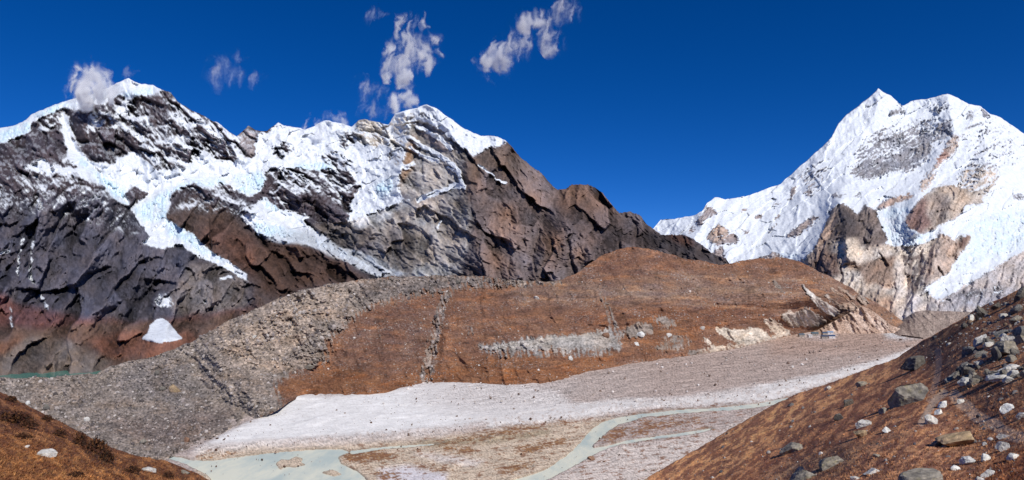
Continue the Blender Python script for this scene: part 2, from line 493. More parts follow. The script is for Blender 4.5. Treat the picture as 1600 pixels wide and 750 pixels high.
    for q in ([(850, 372), (868, 345), (880, 352), (872, 395), (858, 420)], [(905, 376), (940, 352), (950, 362), (925, 382)], [(770, 330), (800, 318), (812, 350), (790, 390), (778, 370)], [(740, 270), (755, 285), (748, 310), (738, 300)],
              [(890, 395), (920, 390), (915, 405), (895, 410)], [(755, 395), (790, 400), (800, 425), (770, 420)], [(880, 300), (900, 296), (905, 315), (885, 322)], [(830, 300), (848, 310), (842, 330), (825, 322)]):
        rc.area(q, lin(150, 114, 90), 9, 0.6)
    rc.area([(1010, 352), (1035, 364), (1070, 365), (1105, 388), (1145, 416), (1080, 412), (1040, 392), (1000, 385), (980, 372)], lin(58, 52, 52), 5)
    rc.area([(1040, 368), (1070, 366), (1090, 380), (1060, 380)], lin(96, 66, 52), 3, 0.7)
    rc.area([(860, 310), (1010, 350), (1010, 385), (940, 385), (850, 360)], lin(84, 74, 74), 10, 0.6)

    # ---- spurs and gullies (metres towards the viewer)
    rl = Plan(0.0)
    def spur(pts, h, w, p=1.4, taper=1.0):
        rl.add(stroke(pts, w, taper) ** p, h)
    spur([(200, 122), (215, 160), (225, 200), (238, 240), (250, 262)], 70, 34)
    spur([(255, 140), (262, 180), (262, 220), (268, 262)], 60, 28)
    spur([(300, 173), (300, 205), (310, 240)], 45, 22)
    spur([(345, 196), (358, 220), (372, 244)], 60, 20)
    spur([(120, 153), (125, 200), (165, 250)], 60, 36)
    spur([(70, 176), (60, 225), (40, 260)], 60, 36)
    spur([(98, 180), (112, 220), (150, 268), (195, 315)], -55, 14)
    spur([(388, 196), (388, 240)], 50, 16)
    spur([(0, 225), (20, 300), (5, 380), (-40, 450)], 60, 60)
    spur([(90, 290), (75, 340), (40, 390), (20, 440)], 60, 44)
    spur([(130, 280), (165, 330), (150, 390), (120, 450), (100, 495)], 80, 50)
    spur([(215, 380), (200, 420), (160, 470), (140, 500)], 75, 46)
    spur([(110, 330), (125, 380), (90, 460)], -45, 20)
    spur([(180, 340), (185, 400), (150, 450), (130, 490)], -40, 18)
    spur([(300, 390), (285, 430), (262, 476)], 55, 30)
    spur([(268, 420), (255, 445), (232, 470), (215, 500)], -60, 20)
    spur([(262, 330), (300, 352), (340, 380), (395, 440), (400, 470)], 60, 42)
    spur([(310, 290), (350, 312), (396, 328)], 60, 24)
    spur([(392, 330), (440, 378), (520, 412), (590, 440)], 50, 26)
    spur([(430, 265), (470, 285), (500, 310), (510, 345)], 60, 40)
    spur([(460, 300), (505, 318), (540, 335)], 45, 26)
    spur([(435, 191), (440, 225)], 40, 26)
    spur([(515, 188), (520, 230), (545, 260)], 40, 30)
    spur([(570, 186), (572, 222)], 40, 20)
    spur([(632, 174), (640, 205), (630, 250), (618, 300)], 70, 26)
    spur([(667, 165), (700, 200), (730, 245), (735, 290), (730, 340)], 80, 40)
    spur([(790, 222), (770, 260), (745, 300), (745, 380), (760, 440)], 70, 55)
    spur([(560, 358), (600, 345), (640, 330), (700, 310)], 60, 34)
    spur([(610, 385), (650, 372)], 45, 34)
    spur([(560, 380), (590, 360)], 40, 22)
    spur([(905, 288), (900, 330), (860, 380), (840, 430)], 60, 46)
    spur([(960, 335), (960, 370), (930, 410)], 45, 40)
    spur([(830, 262), (815, 320), (800, 380), (805, 430)], 45, 40)
    spur([(800, 240), (780, 300), (765, 360)], -40, 18)
    spur([(868, 300), (850, 350), (825, 420)], -40, 18)
    spur([(1060, 368), (1075, 390), (1100, 412)], 40, 36)
    spur([(145, 540), (220, 530), (310, 530)], 28, 18)
    spur([(150, 555), (240, 550), (300, 545)], 22, 14)
    spur([(60, 522), (70, 560)], 30, 30)
    spur([(110, 535), (130, 560)], 25, 24)

    wu = U + 9 * fbm(U / 46, V / 46, 4, 11)
    wv = V + 9 * fbm(U / 46, V / 46, 4, 12)
    u2, v2 = U + 3.0 * fbm(U / 9, V / 9, 3, 21), V + 3.0 * fbm(U / 9, V / 9, 3, 22)
    rel = rl.at(wu, wv)
    left = sstep(440, 330, U)
    # rock structure: the cliffs left lean up to the right, the upper faces and the shoulder lean down to the right
    a1 = ridged(*rot(wu, wv, -58, 95, 42), 5, 41, 0.55)
    a2 = ridged(*rot(wu, wv, 42, 80, 30), 5, 51, 0.55)
    a3 = ridged(*rot(wu, wv, 62, 70, 34), 5, 61, 0.55)
    low = sstep(270, 330, V)
    sh = sstep(680, 780, U)
    st = mix(mix(a2, a1, low * left), a3, sh)
    fine = ridged(*rot(wu, wv, 30, 22, 9), 4, 71, 0.55)
    fine2 = ridged(*rot(wu, wv, -50, 18, 9), 4, 81, 0.55)
    fin = mix(fine, fine2, low * left)
    grain = fbm(U / 5.0, V / 5.0, 4, 91, 0.7)
    crack = np.clip(1 - 9 * np.abs(perlin(*rot(wu, wv, -62, 60, 22), 95)), 0, 1) + np.clip(1 - 9 * np.abs(perlin(*rot(wu, wv, 28, 46, 18), 96)), 0, 1)
    big = ridged(*rot(wu, wv, -56, 150, 62), 3, 43, 0.4)
    pan = Plan(1.0)
    pan.area([(600, 190), (660, 165), (800, 225), (1010, 340), (1160, 420), (1160, 460), (540, 460), (560, 340), (620, 310), (622, 260)], 0.5, 14)
    pan.area([(600, 200), (650, 180), (725, 240), (735, 300), (730, 430), (560, 440), (560, 350), (620, 310), (622, 260)], 0.22, 12)
    calm = pan.at(wu, wv)
    strata = ridged(*rot(wu, wv, 24, 60, 5), 3, 97, 0.6)
    def slabs(ang, k):
        return (46 * facets(*rot(wu, wv, ang, 74 * k, 34 * k), 301, 1.3) + 22 * facets(*rot(wu, wv, ang + 14, 30 * k, 14 * k), 302, 1.3)
                + 9 * facets(*rot(u2, v2, ang - 10, 12 * k, 6.5 * k), 303, 1.2))
    sl = blur_grid(mix(mix(slabs(38, 0.7), slabs(-56, 1.0), low * left), slabs(64, 0.9), sh), 1)
    rock_rel = calm * (30 * st + 60 * big * low * left) + (0.35 + 0.65 * calm) * sl + (8 * fin + 6.0 * grain - 6 * crack) * (0.5 + 0.5 * calm) + 3 * strata
    foot = sstep(500, 530, V)
    rock_rel = rock_rel * mix(1.0, 0.6, foot)

    c = cov.at(u2, v2)
    dv = np.gradient(blur_grid(rel + rock_rel, 1), axis=0) / np.maximum(np.gradient(V, axis=0), 0.2)
    ledge = np.clip(dv / 5.0, -1.2, 1.2)
    streak = fbm(*rot(u2, v2, 52, 26, 5), 4, 101, 0.6) * 0.7 + fbm(u2 / 6, v2 / 6, 3, 111, 0.6) * 0.45 + fbm(*rot(U, V, 48, 8, 2.4), 3, 113, 0.6) * 0.5
    amp = np.clip(4 * c * (1 - c), 0, 1) * 0.9 + 0.14 * (c > 0.02) + 0.10 * (c > 0.9)
    s = sstep(0.27, 0.73, c + amp * (0.30 * ledge + 0.75 * streak))
    # glacier ice: broken blocks where it falls over steps
    ice = Plan(0.0)
    for q in ([(-160, 245), (0, 206), (45, 190), (52, 206), (0, 223), (-160, 262)], [(50, 180), (95, 162), (130, 160), (95, 170), (70, 186)], [(180, 146), (240, 138), (238, 148), (200, 152)],
              [(118, 242), (132, 248), (142, 265), (128, 262)], [(140, 262), (160, 275), (198, 300), (200, 322), (180, 310), (150, 282)], [(205, 328), (262, 296), (300, 282), (350, 280), (352, 292), (300, 290), (262, 312), (262, 345), (225, 345)],
              [(262, 344), (300, 364), (330, 393), (360, 409), (330, 405), (290, 378), (262, 366)], [(365, 276), (410, 268), (420, 290), (400, 305), (372, 298)], [(410, 310), (430, 310), (446, 328), (420, 330)],
              [(460, 258), (520, 252), (520, 266), (462, 266)], [(395, 345), (460, 360), (540, 388), (600, 420), (560, 410), (480, 380), (400, 366)], [(585, 285), (615, 280), (612, 302), (590, 310)]):
        ice.area(q, 1.0, 3)
    ic = ice.at(u2, v2) * s
    d1, d2, cid = cells(u2 / 5.5, v2 / 7.0, 5)
    ser = np.clip((d2 - d1) * 2.2, 0, 1)
    snow_rel = 0.6 * (62 * blur_grid(st, 3)) + 20 * fbm(U / 13, V / 16, 5, 131, 0.62) + ic * (13 * ser + 12 * cid)
    snow_rel += (7.0 * ridged(*rot(u2, v2, 70, 30, 9), 4, 141, 0.6) + 12 * facets(*rot(wu, wv, -25, 26, 10), 143, 1.2)) * (1 - ic)
    fm = fan.at(u2 * 0.5 + U * 0.5, v2 * 0.5 + V * 0.5)
    fs = blur_grid(fm, 6)
    rock_rel = mix(rock_rel, blur_grid(rock_rel, 30), np.clip(fs * 1.6, 0, 1))
    rock_rel = rock_rel + 14 * fs + 3 * fm
    s = s * (1 - fm)
    R = rel + mix(rock_rel, snow_rel, s)
    Dm = D(U, V) - R * mix(1.0, 0.25, sstep(560, 590, V))
    Dm[0] = D(U[0], V[0]) - 0.5 * R[0]
    P = pt(U, V, Dm)

    col = rc.at(wu, wv)
    b = fbm(*rot(wu, wv, 40, 30, 8), 5, 151, 0.6)
    b2 = fbm(u2 / 5, v2 / 5, 4, 161, 0.65)
    vst = fbm(wu / 4.0, wv / 40, 4, 171, 0.6) * (sh + 0.4 * (1 - sh))
    b3 = fbm(U / 2.4, V / 2.4, 3, 163, 0.7)
    col = col * np.clip(1 + 0.5 * b + 0.55 * b2 + 0.45 * vst + 0.5 * b3 + 0.012 * sl, 0.3, 2.2)[..., None]
    wv2 = fbm(U / 30, V / 30, 4, 181)
    col = col * (1 + np.stack([0.22 * wv2, 0.05 * wv2, -0.15 * wv2], -1))
    dust = sstep(0.05, 0.55, b2 + 0.4 * ledge + 0.5 * b3) * np.clip(cov.at(U, V) * 2.2 + 0.5 * sstep(340, 290, V) * left, 0, 1)
    col = mix(col, lin(196, 200, 208), (0.5 * dust)[..., None])
    sc = mix(SNOW, ICE, (ic * (0.25 + 0.75 * cid))[..., None])
    grey_ice = sstep(395, 470, U) * sstep(345, 372, V) * sstep(640, 600, U)
    sc = mix(sc, lin(176, 180, 186) * (0.8 + 0.5 * cid)[..., None], (grey_ice * 0.85)[..., None])
    dirt = fbm(u2 / 7, v2 / 5, 5, 185, 0.65)
    sc = sc * np.clip(1 + 0.16 * dirt - 0.25 * sstep(0.2, 0.6, b3 + 0.6 * dirt), 0.5, 1.1)[..., None]
    C = mix(col, sc, np.maximum(s, sstep(0.4, 0.6, fm))[..., None])
    POOL['left'] = (U, V, P)
    # the fan of old snow at the foot of the cliffs is a body of its own, lying on the rock
    n = 7
    Pb = backrows(P, n, 60, 0.75, -150)
    Cb = np.concatenate([np.repeat(C[:1], n, 0), C], 0)
    q = gridquads(*Pb.shape[:2])
    pick = (np.concatenate([np.zeros((n, U.shape[1])), fm], 0).ravel()[q] > 0.5).sum(1) >= 2
    for name, sel in (('snow_mountain', ~pick), ('snow_patch', pick)):
        idx, inv = np.unique(q[sel], return_inverse=True)
        o = mesh_obj(name, Pb.reshape(-1, 3)[idx], inv.reshape(-1, 4), mat=MAT_MOUNTAIN, col=Cb.reshape(-1, 3)[idx])
        if name == 'snow_patch':
            tag(o, 'white fan of old snow at the foot of the dark cliffs', 'snow patch')
        else:
            tag(o, 'dark cliffed snow mountain with hanging glaciers and a brown rocky shoulder', kind='structure')
    return D

def blur_grid(a, r):
    for _ in range(r):
        a = (a + np.roll(a, 1, 0) + np.roll(a, -1, 0) + np.roll(a, 1, 1) + np.roll(a, -1, 1)) / 5
    return a

snow_mountain_left()

# ------------------------------------------------------------------ the high white mountain on the right
def snow_mountain_right():
    ridge = curve([(985, 372), (1020, 357), (1033, 343), (1053, 342), (1083, 337), (1097, 330), (1105, 317), (1117, 308), (1133, 311), (1157, 308), (1177, 303), (1200, 294),
        (1220, 287), (1233, 275), (1250, 260), (1267, 245), (1287, 227), (1300, 213), (1310, 193), (1323, 178), (1340, 167), (1357, 153), (1366, 145), (1372, 138),
        (1379, 143), (1393, 150), (1403, 160), (1410, 165), (1427, 157), (1447, 155), (1467, 149), (1480, 147), (1497, 153), (1513, 162), (1533, 167), (1547, 178),
        (1563, 183), (1577, 193), (1600, 208), (1650, 245), (1760, 320)])
    base = curve([(985, 400), (1100, 430), (1250, 448), (1340, 505), (1400, 528), (1500, 532), (1760, 540)])
    D = rbf([(990, 370, 4800), (1117, 308, 4900), (1220, 287, 5200), (1300, 213, 5500), (1372, 139, 5800), (1480, 147, 5800), (1600, 208, 5500), (1760, 320, 5000), (1150, 380, 4200),
        (1250, 350, 4350), (1350, 280, 4800), (1450, 280, 4750), (1560, 280, 4650), (1340, 340, 3950), (1440, 330, 4050), (1300, 400, 3350), (1400, 400, 3350), (1480, 400, 3350),
        (1570, 400, 3650), (1400, 460, 2750), (1500, 460, 2850), (1600, 460, 3050), (1400, 505, 2250), (1500, 505, 2350), (1700, 500, 2700), (1080, 420, 3900), (1200, 420, 3700),
        (1280, 450, 3000), (1740, 420, 3600)])
    U, V = grid(ridge, base, 990, 1750, 690, 330, jag=1.3, seed=9)
    cov = Plan(1.0)
    # striated grey face, upper rock bands
    cov.area([(1330, 238), (1375, 200), (1400, 196), (1430, 188), (1460, 186), (1462, 210), (1458, 240), (1440, 262), (1420, 268), (1395, 272), (1360, 276), (1325, 272), (1318, 270), (1345, 250)], 0.42, 7)
    cov.area([(1325, 270), (1358, 246), (1365, 262), (1400, 240), (1440, 215), (1460, 208), (1455, 240), (1440, 252), (1420, 268), (1395, 264), (1360, 280), (1340, 277)], 0.22, 4)
    cov.area([(1385, 176), (1408, 166), (1416, 176), (1396, 182)], 0.3, 2)
    cov.area([(1440, 165), (1480, 156), (1496, 172), (1460, 182)], 0.5, 6)
    cov.area([(1465, 190), (1490, 184), (1488, 210), (1470, 225), (1458, 215)], 0.3, 3)
    cov.area([(1500, 165), (1560, 180), (1600, 215), (1600, 260), (1540, 260), (1500, 230)], 0.68, 10)
    cov.area([(1530, 165), (1540, 168), (1548, 182), (1538, 182)], 0.15, 2)
    cov.area([(1508, 175), (1522, 172), (1522, 184), (1510, 184)], 0.3, 2)
    cov.area([(1240, 264), (1290, 246), (1300, 272), (1270, 310), (1254, 310), (1260, 288), (1240, 280)], 0.62, 6)
    cov.area([(1256, 300), (1266, 288), (1268, 302), (1260, 308)], 0.2, 2)
    for q in ([(1105, 318), (1124, 334), (1108, 340), (1090, 356), (1088, 346), (1098, 330)], [(1078, 356), (1090, 350), (1086, 362), (1074, 368)], [(1112, 360), (1122, 348), (1140, 362), (1158, 374), (1150, 382), (1132, 382), (1118, 384), (1104, 372)],
              [(1156, 328), (1166, 323), (1168, 332), (1158, 333)], [(1180, 338), (1192, 333), (1190, 342), (1182, 342)], [(1146, 335), (1164, 342), (1152, 340)], [(1155, 358), (1174, 358), (1166, 368)],
              [(1112, 394), (1128, 384), (1134, 402), (1118, 404)], [(1196, 362), (1210, 350), (1214, 336), (1220, 334), (1212, 354), (1200, 364)], [(1230, 314), (1238, 296), (1242, 284), (1244, 300), (1236, 314)],
              [(1226, 368), (1246, 352), (1270, 336), (1284, 340), (1262, 358), (1240, 372)], [(1180, 404), (1210, 393), (1230, 404), (1228, 412), (1180, 412)], [(1206, 320), (1220, 316), (1226, 320), (1210, 324)],
              [(1300, 300), (1330, 304), (1310, 310), (1298, 312)], [(1330, 308), (1352, 296), (1346, 308)]):
        cov.area(q, 0.2, 2)
    # tan rib, cliffs and the dark pyramid
    tanrib = [(1434, 298), (1440, 278), (1456, 262), (1470, 238), (1484, 212), (1500, 208), (1498, 228), (1480, 250), (1466, 262), (1458, 284), (1444, 304)]
    cliff1 = [(1410, 344), (1426, 326), (1436, 312), (1450, 300), (1470, 288), (1490, 284), (1500, 264), (1520, 254), (1540, 266), (1564, 262), (1556, 290), (1538, 318), (1510, 320), (1496, 340), (1470, 352), (1446, 366), (1424, 360)]
    pyramid = [(1255, 408), (1272, 388), (1290, 350), (1298, 326), (1310, 320), (1314, 316), (1330, 324), (1338, 336), (1352, 318), (1370, 328), (1378, 352), (1390, 376), (1370, 386), (1330, 386), (1300, 392)]
    cliff2 = [(1254, 406), (1300, 390), (1340, 372), (1400, 384), (1440, 380), (1454, 376), (1470, 366), (1482, 366), (1490, 380), (1500, 368), (1516, 366), (1520, 374), (1496, 402), (1486, 424), (1460, 440), (1440, 452), (1470, 470), (1600, 390),
              (1770, 390), (1770, 560), (1240, 560), (1240, 410)]
    cov.area(tanrib, 0.25, 3)
    cov.area([(1490, 286), (1500, 264), (1525, 250), (1566, 262), (1556, 292), (1540, 310), (1510, 306)], 0.42, 5)
    cov.area([(1410, 344), (1426, 326), (1436, 312), (1450, 300), (1470, 288), (1500, 292), (1530, 306), (1538, 318), (1510, 320), (1496, 340), (1470, 352), (1446, 366), (1424, 360)], 0.04, 2)
    cov.area([(1362, 322), (1390, 308), (1428, 300), (1430, 310), (1400, 320), (1376, 330)], 0.2, 2)
    cov.area(pyramid, 0.0, 2)
    cov.area(cliff2, 0.02, 3)
    # the glacier between the cliffs, the snowfield right of them
    cov.area([(1378, 352), (1372, 332), (1400, 320), (1430, 310), (1412, 345), (1425, 362), (1446, 368), (1462, 362), (1450, 378), (1420, 386), (1392, 380)], 0.92, 2)
    cov.area([(1486, 424), (1498, 402), (1520, 376), (1516, 362), (1500, 352), (1540, 320), (1770, 300), (1770, 380), (1620, 380), (1580, 396), (1540, 405), (1500, 428)], 0.98, 2)
    cov.area([(1580, 305), (1600, 300), (1600, 312), (1584, 314)], 0.4, 2)
    cov.area([(1480, 480), (1520, 450), (1560, 440), (1580, 455), (1540, 470)], 0.3, 6)

    rc = Plan(lin(136, 136, 146))
    rc.area([(1000, 300), (1240, 280), (1300, 300), (1250, 420), (1000, 420)], lin(150, 134, 132), 6)
    rc.area([(1112, 360), (1122, 348), (1140, 362), (1132, 382), (1116, 380)], lin(184, 156, 138), 2)
    rc.area(tanrib, lin(196, 174, 160), 3)
    rc.area([(1462, 240), (1480, 232), (1484, 250), (1464, 262)], lin(174, 128, 112), 3)
    rc.area([(1360, 322), (1390, 306), (1430, 298), (1430, 312), (1390, 324)], lin(184, 150, 130), 2)
    rc.area(cliff1, lin(196, 178, 160), 3)
    rc.area([(1408, 346), (1428, 324), (1438, 310), (1450, 306), (1448, 330), (1456, 352), (1440, 366), (1424, 362)], lin(140, 104, 96), 4)
    rc.area([(1450, 304), (1476, 296), (1490, 320), (1476, 346), (1456, 354)], lin(150, 132, 122), 5)
    rc.area([(1470, 290), (1500, 288), (1514, 318), (1494, 338), (1486, 310)], lin(196, 168, 142), 4)
    rc.area(cliff2, lin(200, 184, 168), 3)
    rc.area(pyramid, lin(126, 108, 100), 3)
    rc.area([(1302, 360), (1308, 326), (1318, 318), (1338, 340), (1346, 378), (1322, 384)], lin(84, 74, 74), 4)
    rc.area([(1272, 390), (1292, 350), (1302, 330), (1300, 370), (1284, 396)], lin(168, 138, 118), 3)
    rc.area([(1256, 408), (1290, 390), (1312, 396), (1318, 430), (1300, 440), (1262, 425)], lin(118, 92, 82), 4)
    rc.area([(1318, 416), (1326, 404), (1340, 412), (1400, 398), (1400, 430), (1396, 448), (1352, 444), (1346, 424)], lin(146, 116, 96), 3)
    rc.area([(1376, 440), (1398, 434), (1398, 450), (1378, 452)], lin(198, 156, 124), 3)
    rc.area([(1300, 380), (1340, 372), (1350, 400), (1316, 404)], lin(212, 188, 160), 3)
    rc.area([(1455, 390), (1462, 370), (1480, 366), (1490, 380), (1516, 368), (1518, 376), (1496, 402), (1484, 424), (1450, 440), (1438, 436)], lin(188, 160, 140), 3)
    rc.area([(1494, 384), (1504, 370), (1518, 368), (1504, 388)], lin(124, 92, 82), 2)
    for l in ([(1422, 406), (1420, 440), (1428, 462)], [(1436, 404), (1436, 430), (1430, 455)], [(1412, 400), (1424, 402), (1440, 400)], [(1460, 400), (1452, 420), (1446, 446)]):
        rc.line(l, 4, lin(110, 88, 86), 0.8)
    rc.area([(1400, 420), (1412, 402), (1418, 440), (1424, 470), (1450, 470), (1440, 500), (1400, 510), (1396, 470)], lin(214, 196, 182), 5)
    rc.area([(1406, 498), (1414, 470), (1424, 460), (1444, 470), (1432, 486), (1425, 500)], lin(206, 192, 186), 3)
    rc.area([(1450, 470), (1480, 440), (1520, 420), (1600, 388), (1770, 388), (1770, 470), (1600, 480), (1480, 500), (1440, 490)], lin(184, 172, 168), 5)
    rc.area([(1470, 462), (1500, 452), (1590, 446), (1600, 470), (1500, 486), (1460, 480)], lin(150, 146, 154), 6, 0.8)
    for q in ([(1496, 462), (1510, 456), (1524, 458), (1534, 452), (1536, 464), (1510, 468)], [(1548, 450), (1575, 446), (1560, 458), (1552, 460)]):
        rc.area(q, lin(70, 70, 84), 3, 0.9)
    rc.area([(1320, 470), (1350, 450), (1395, 460), (1400, 500), (1340, 510)], lin(176, 150, 128), 5)
    rc.area([(1376, 470), (1392, 466), (1404, 494), (1390, 492)], lin(210, 160, 122), 4, 0.7)

    rl = Plan(0.0)
    def spur(pts, h, w, p=1.3, taper=1.0):
        rl.add(stroke(pts, w, taper) ** p, h)
    spur([(1372, 140), (1365, 180), (1340, 230), (1320, 275)], 120, 60)
    spur([(1480, 148), (1490, 210), (1462, 260), (1440, 300), (1415, 345)], 160, 46)
    spur([(1300, 214), (1275, 260), (1255, 310), (1235, 370)], 90, 50)
    spur([(1410, 165), (1425, 200), (1430, 260)], -60, 40)
    spur([(1530, 168), (1540, 240), (1530, 290), (1500, 320), (1440, 350)], 140, 60)
    spur([(1312, 318), (1320, 350), (1325, 386)], 220, 34)
    spur([(1355, 322), (1366, 352), (1372, 380)], 120, 26)
    spur([(1300, 330), (1285, 370), (1262, 405)], 110, 22)
    spur([(1440, 318), (1438, 350), (1432, 362)], 120, 24)
    spur([(1485, 300), (1480, 340)], 80, 24)
    spur([(1475, 368), (1465, 405), (1445, 440)], 130, 26)
    spur([(1510, 370), (1495, 395)], 80, 16)
    spur([(1330, 408), (1360, 404), (1398, 402)], 70, 30)
    spur([(1412, 400), (1416, 440), (1412, 470)], -90, 20)
    spur([(1290, 396), (1300, 425)], 80, 26)
    spur([(1105, 318), (1100, 345), (1085, 370)], 90, 26)
    spur([(1125, 355), (1135, 385)], 80, 26)
    spur([(1208, 396), (1205, 412)], 60, 26)
    spur([(1420, 500), (1418, 470)], 50, 26)
    spur([(1560, 420), (1500, 460), (1470, 490)], 60, 40)
    spur([(1600, 400), (1560, 450), (1530, 490)], 60, 40)

    wu = U + 7 * fbm(U / 40, V / 40, 4, 211)
    wv = V + 7 * fbm(U / 40, V / 40, 4, 212)
    u2, v2 = U + 2.6 * fbm(U / 8, V / 8, 3, 221), V + 2.6 * fbm(U / 8, V / 8, 3, 222)
    rel = rl.at(wu, wv)
    a1 = ridged(*rot(wu, wv, -34, 70, 26), 5, 241, 0.55)
    a2 = ridged(*rot(wu, wv, -70, 55, 22), 5, 251, 0.55)
    hi = sstep(330, 290, V)
    st = mix(a2, a1, hi)
    fin = ridged(*rot(wu, wv, -36, 20, 6), 4, 261, 0.6)
    grain = fbm(U / 4, V / 4, 3, 271, 0.6)
    crack = np.clip(1 - 9 * np.abs(perlin(*rot(wu, wv, -72, 40, 14), 295)), 0, 1)
    sl = blur_grid(46 * facets(*rot(wu, wv, -68, 40, 22), 311, 1.3) + 26 * facets(*rot(wu, wv, -50, 18, 9), 312, 1.3) + 14 * facets(*rot(u2, v2, -60, 8, 4.5), 313, 1.2), 1)
    rock_rel = 60 * st + mix(0.7, 0.35, hi) * sl + 30 * fin * hi + 12 * grain - 10 * crack
    c = cov.at(u2, v2)
    dv = np.gradient(blur_grid(rel + rock_rel, 1), axis=0) / np.maximum(np.gradient(V, axis=0), 0.2)
    ledge = np.clip(dv / 9.0, -1.2, 1.2)
    streak = fbm(*rot(u2, v2, -34, 16, 4), 4, 281, 0.65) * 0.7 + fbm(u2 / 3.2, v2 / 3.2, 3, 291, 0.6) * 0.8
    amp = np.clip(4 * c * (1 - c), 0, 1) * 0.9 + 0.1 * (c > 0.03)
    s = sstep(0.36, 0.66, c + amp * (0.28 * ledge + 0.75 * streak) + 0.04)
    d1, d2, cid = cells(u2 / 4.5, v2 / 5.5, 15)
    ice = Plan(0.0)
    for q in ([(1378, 352), (1372, 332), (1400, 320), (1430, 310), (1412, 345), (1425, 362), (1462, 362), (1450, 380), (1420, 390), (1392, 380)], [(1500, 352), (1560, 330), (1770, 330), (1770, 390), (1600, 386), (1540, 405), (1490, 430), (1500, 400), (1520, 376)],
              [(1200, 400), (1230, 395), (1260, 400), (1230, 410)]):
        ice.area(q, 1.0, 6)
    ic = ice.at(u2, v2) * s
    ser = np.clip((d2 - d1) * 2.2, 0, 1)
    snow_rel = 0.42 * 85 * blur_grid(st, 4) + 26 * fbm(U / 16, V / 20, 5, 231, 0.6) + (9 * ridged(*rot(u2, v2, 66, 40, 12), 4, 235, 0.6) + 22 * facets(*rot(wu, wv, -38, 36, 13), 236, 1.2)) * (1 - ic) + ic * (11 * ser + 12 * cid + 20 * fbm(U / 12, V / 9, 4, 239, 0.6))
    R = rel + mix(rock_rel, snow_rel, s)
    Dm = D(U, V) - R * mix(1.0, 0.3, sstep(490, 515, V))
    Dm[0] = D(U[0], V[0]) - 0.5 * R[0]
    P = pt(U, V, Dm)
    col = rc.at(wu, wv)
    b = fbm(*rot(wu, wv, -50, 22, 7), 5, 251, 0.6)
    b2 = fbm(u2 / 4, v2 / 4, 4, 261, 0.65)
    b3 = fbm(U / 2.2, V / 2.2, 3, 263, 0.7)
    col = col * np.clip(0.92 + 0.7 * b + 0.7 * b2 + 0.6 * b3, 0.25, 2.0)[..., None]
    wv2 = fbm(U / 22, V / 22, 4, 285)
    col = col * (1 + np.stack([0.2 * wv2, 0.02 * wv2, -0.2 * wv2], -1))
    spk = sstep(0.1, 0.5, fbm(u2 / 2.4, v2 / 2.4, 3, 287)) * sstep(440, 455, V) * sstep(1440, 1470, U)
    col = mix(col, lin(226, 222, 220), (0.5 * spk)[..., None])
    sc = mix(SNOW, mix(ICE, SNOW, 0.35), (ic * cid * 0.9)[..., None])
    tint = sstep(-0.1, 0.5, fbm(u2 / 12, v2 / 12, 4, 288)) * ic
    sc = mix(sc, lin(200, 206, 212), (0.5 * tint)[..., None])
    dirt = fbm(u2 / 7, v2 / 5, 5, 289, 0.65)
    sc = sc * np.clip(1 + 0.14 * dirt - 0.22 * sstep(0.25, 0.6, b3 + 0.6 * dirt), 0.5, 1.1)[..., None]
    gy = col.mean(-1, keepdims=True)
    col = mix(col, gy * np.array([1.06, 1.0, 0.94]), 0.35)
    C = mix(col * 1.1, sc, s[..., None])
    o = landform('snow_mountain', P, C, MAT_FAR, back=(7, 110, 0.75, -150))
    tag(o, 'high white twin-topped snow mountain with tan cliffs at its foot', kind='structure')

snow_mountain_right()

# ------------------------------------------------------------------ ground sheet, valley floor, river, lake
MAT_GROUND = ground_mat('valley_gravel', 0.08, 0.15)
MAT_HILL = ground_mat('dry_hill_grass', 0.12, 0.2)
MAT_RUBBLE = ground_mat('moraine_rubble_ground', 0.25, 0.3)

def base_ground():
    n = 60
    g = np.concatenate([-np.geomspace(90000, 40, n), np.geomspace(40, 90000, n)])
    x, y = np.meshgrid(g, g)
    z = np.full(x.shape, -165.0) + 14 * fbm(x / 900, y / 900, 3, 401) * np.clip(np.hypot(x, y) / 2000, 0, 1)
    P = np.stack([x, y, z], -1)
    C = np.ones(P.shape) * lin(128, 100, 84) * (1 + 0.4 * fbm(x / 400, y / 400, 3, 402))[..., None]
    q = gridquads(*x.shape)[:, ::-1]
    o = mesh_obj('ground', P, q, mat=MAT_GROUND, col=C.reshape(-1, 3))
    tag(o, 'brown stony ground of the wider valley', kind='structure')

base_ground()

RIVER = [[(780, 775), (800, 750), (826, 743), (850, 735), (868, 724), (882, 714), (898, 701), (910, 688), (918, 678), (926, 669), (940, 660), (962, 653), (1000, 647), (1060, 640), (1120, 637), (1180, 631), (1240, 620), (1320, 600), (1420, 562),
          (1424, 565), (1330, 604), (1260, 622), (1200, 634), (1150, 640), (1100, 643), (1050, 647), (1004, 652), (982, 659), (966, 663), (950, 674), (934, 688), (925, 697), (928, 700), (946, 697), (975, 689), (1020, 682), (1060, 677),
          (1100, 671), (1118, 667), (1102, 674), (1060, 681), (1020, 686), (985, 691), (950, 701), (936, 706), (920, 714), (894, 729), (866, 744), (850, 752), (838, 775)],
         [(290, 724), (330, 720), (372, 714), (410, 709), (450, 705), (500, 702), (535, 702), (546, 706), (528, 713), (532, 724), (556, 735), (572, 748), (578, 775), (330, 775), (330, 748), (316, 738)],
         [(255, 712), (280, 714), (300, 719), (330, 720), (316, 727), (290, 724), (262, 716)],
         [(545, 705), (600, 698), (660, 694), (700, 692), (660, 697), (600, 701), (550, 709)]]
ISLETS = [[(430, 724), (440, 718), (452, 718), (462, 713), (474, 716), (470, 722), (480, 726), (462, 730), (446, 729), (438, 734)], [(500, 738), (520, 734), (536, 741), (522, 744)]]

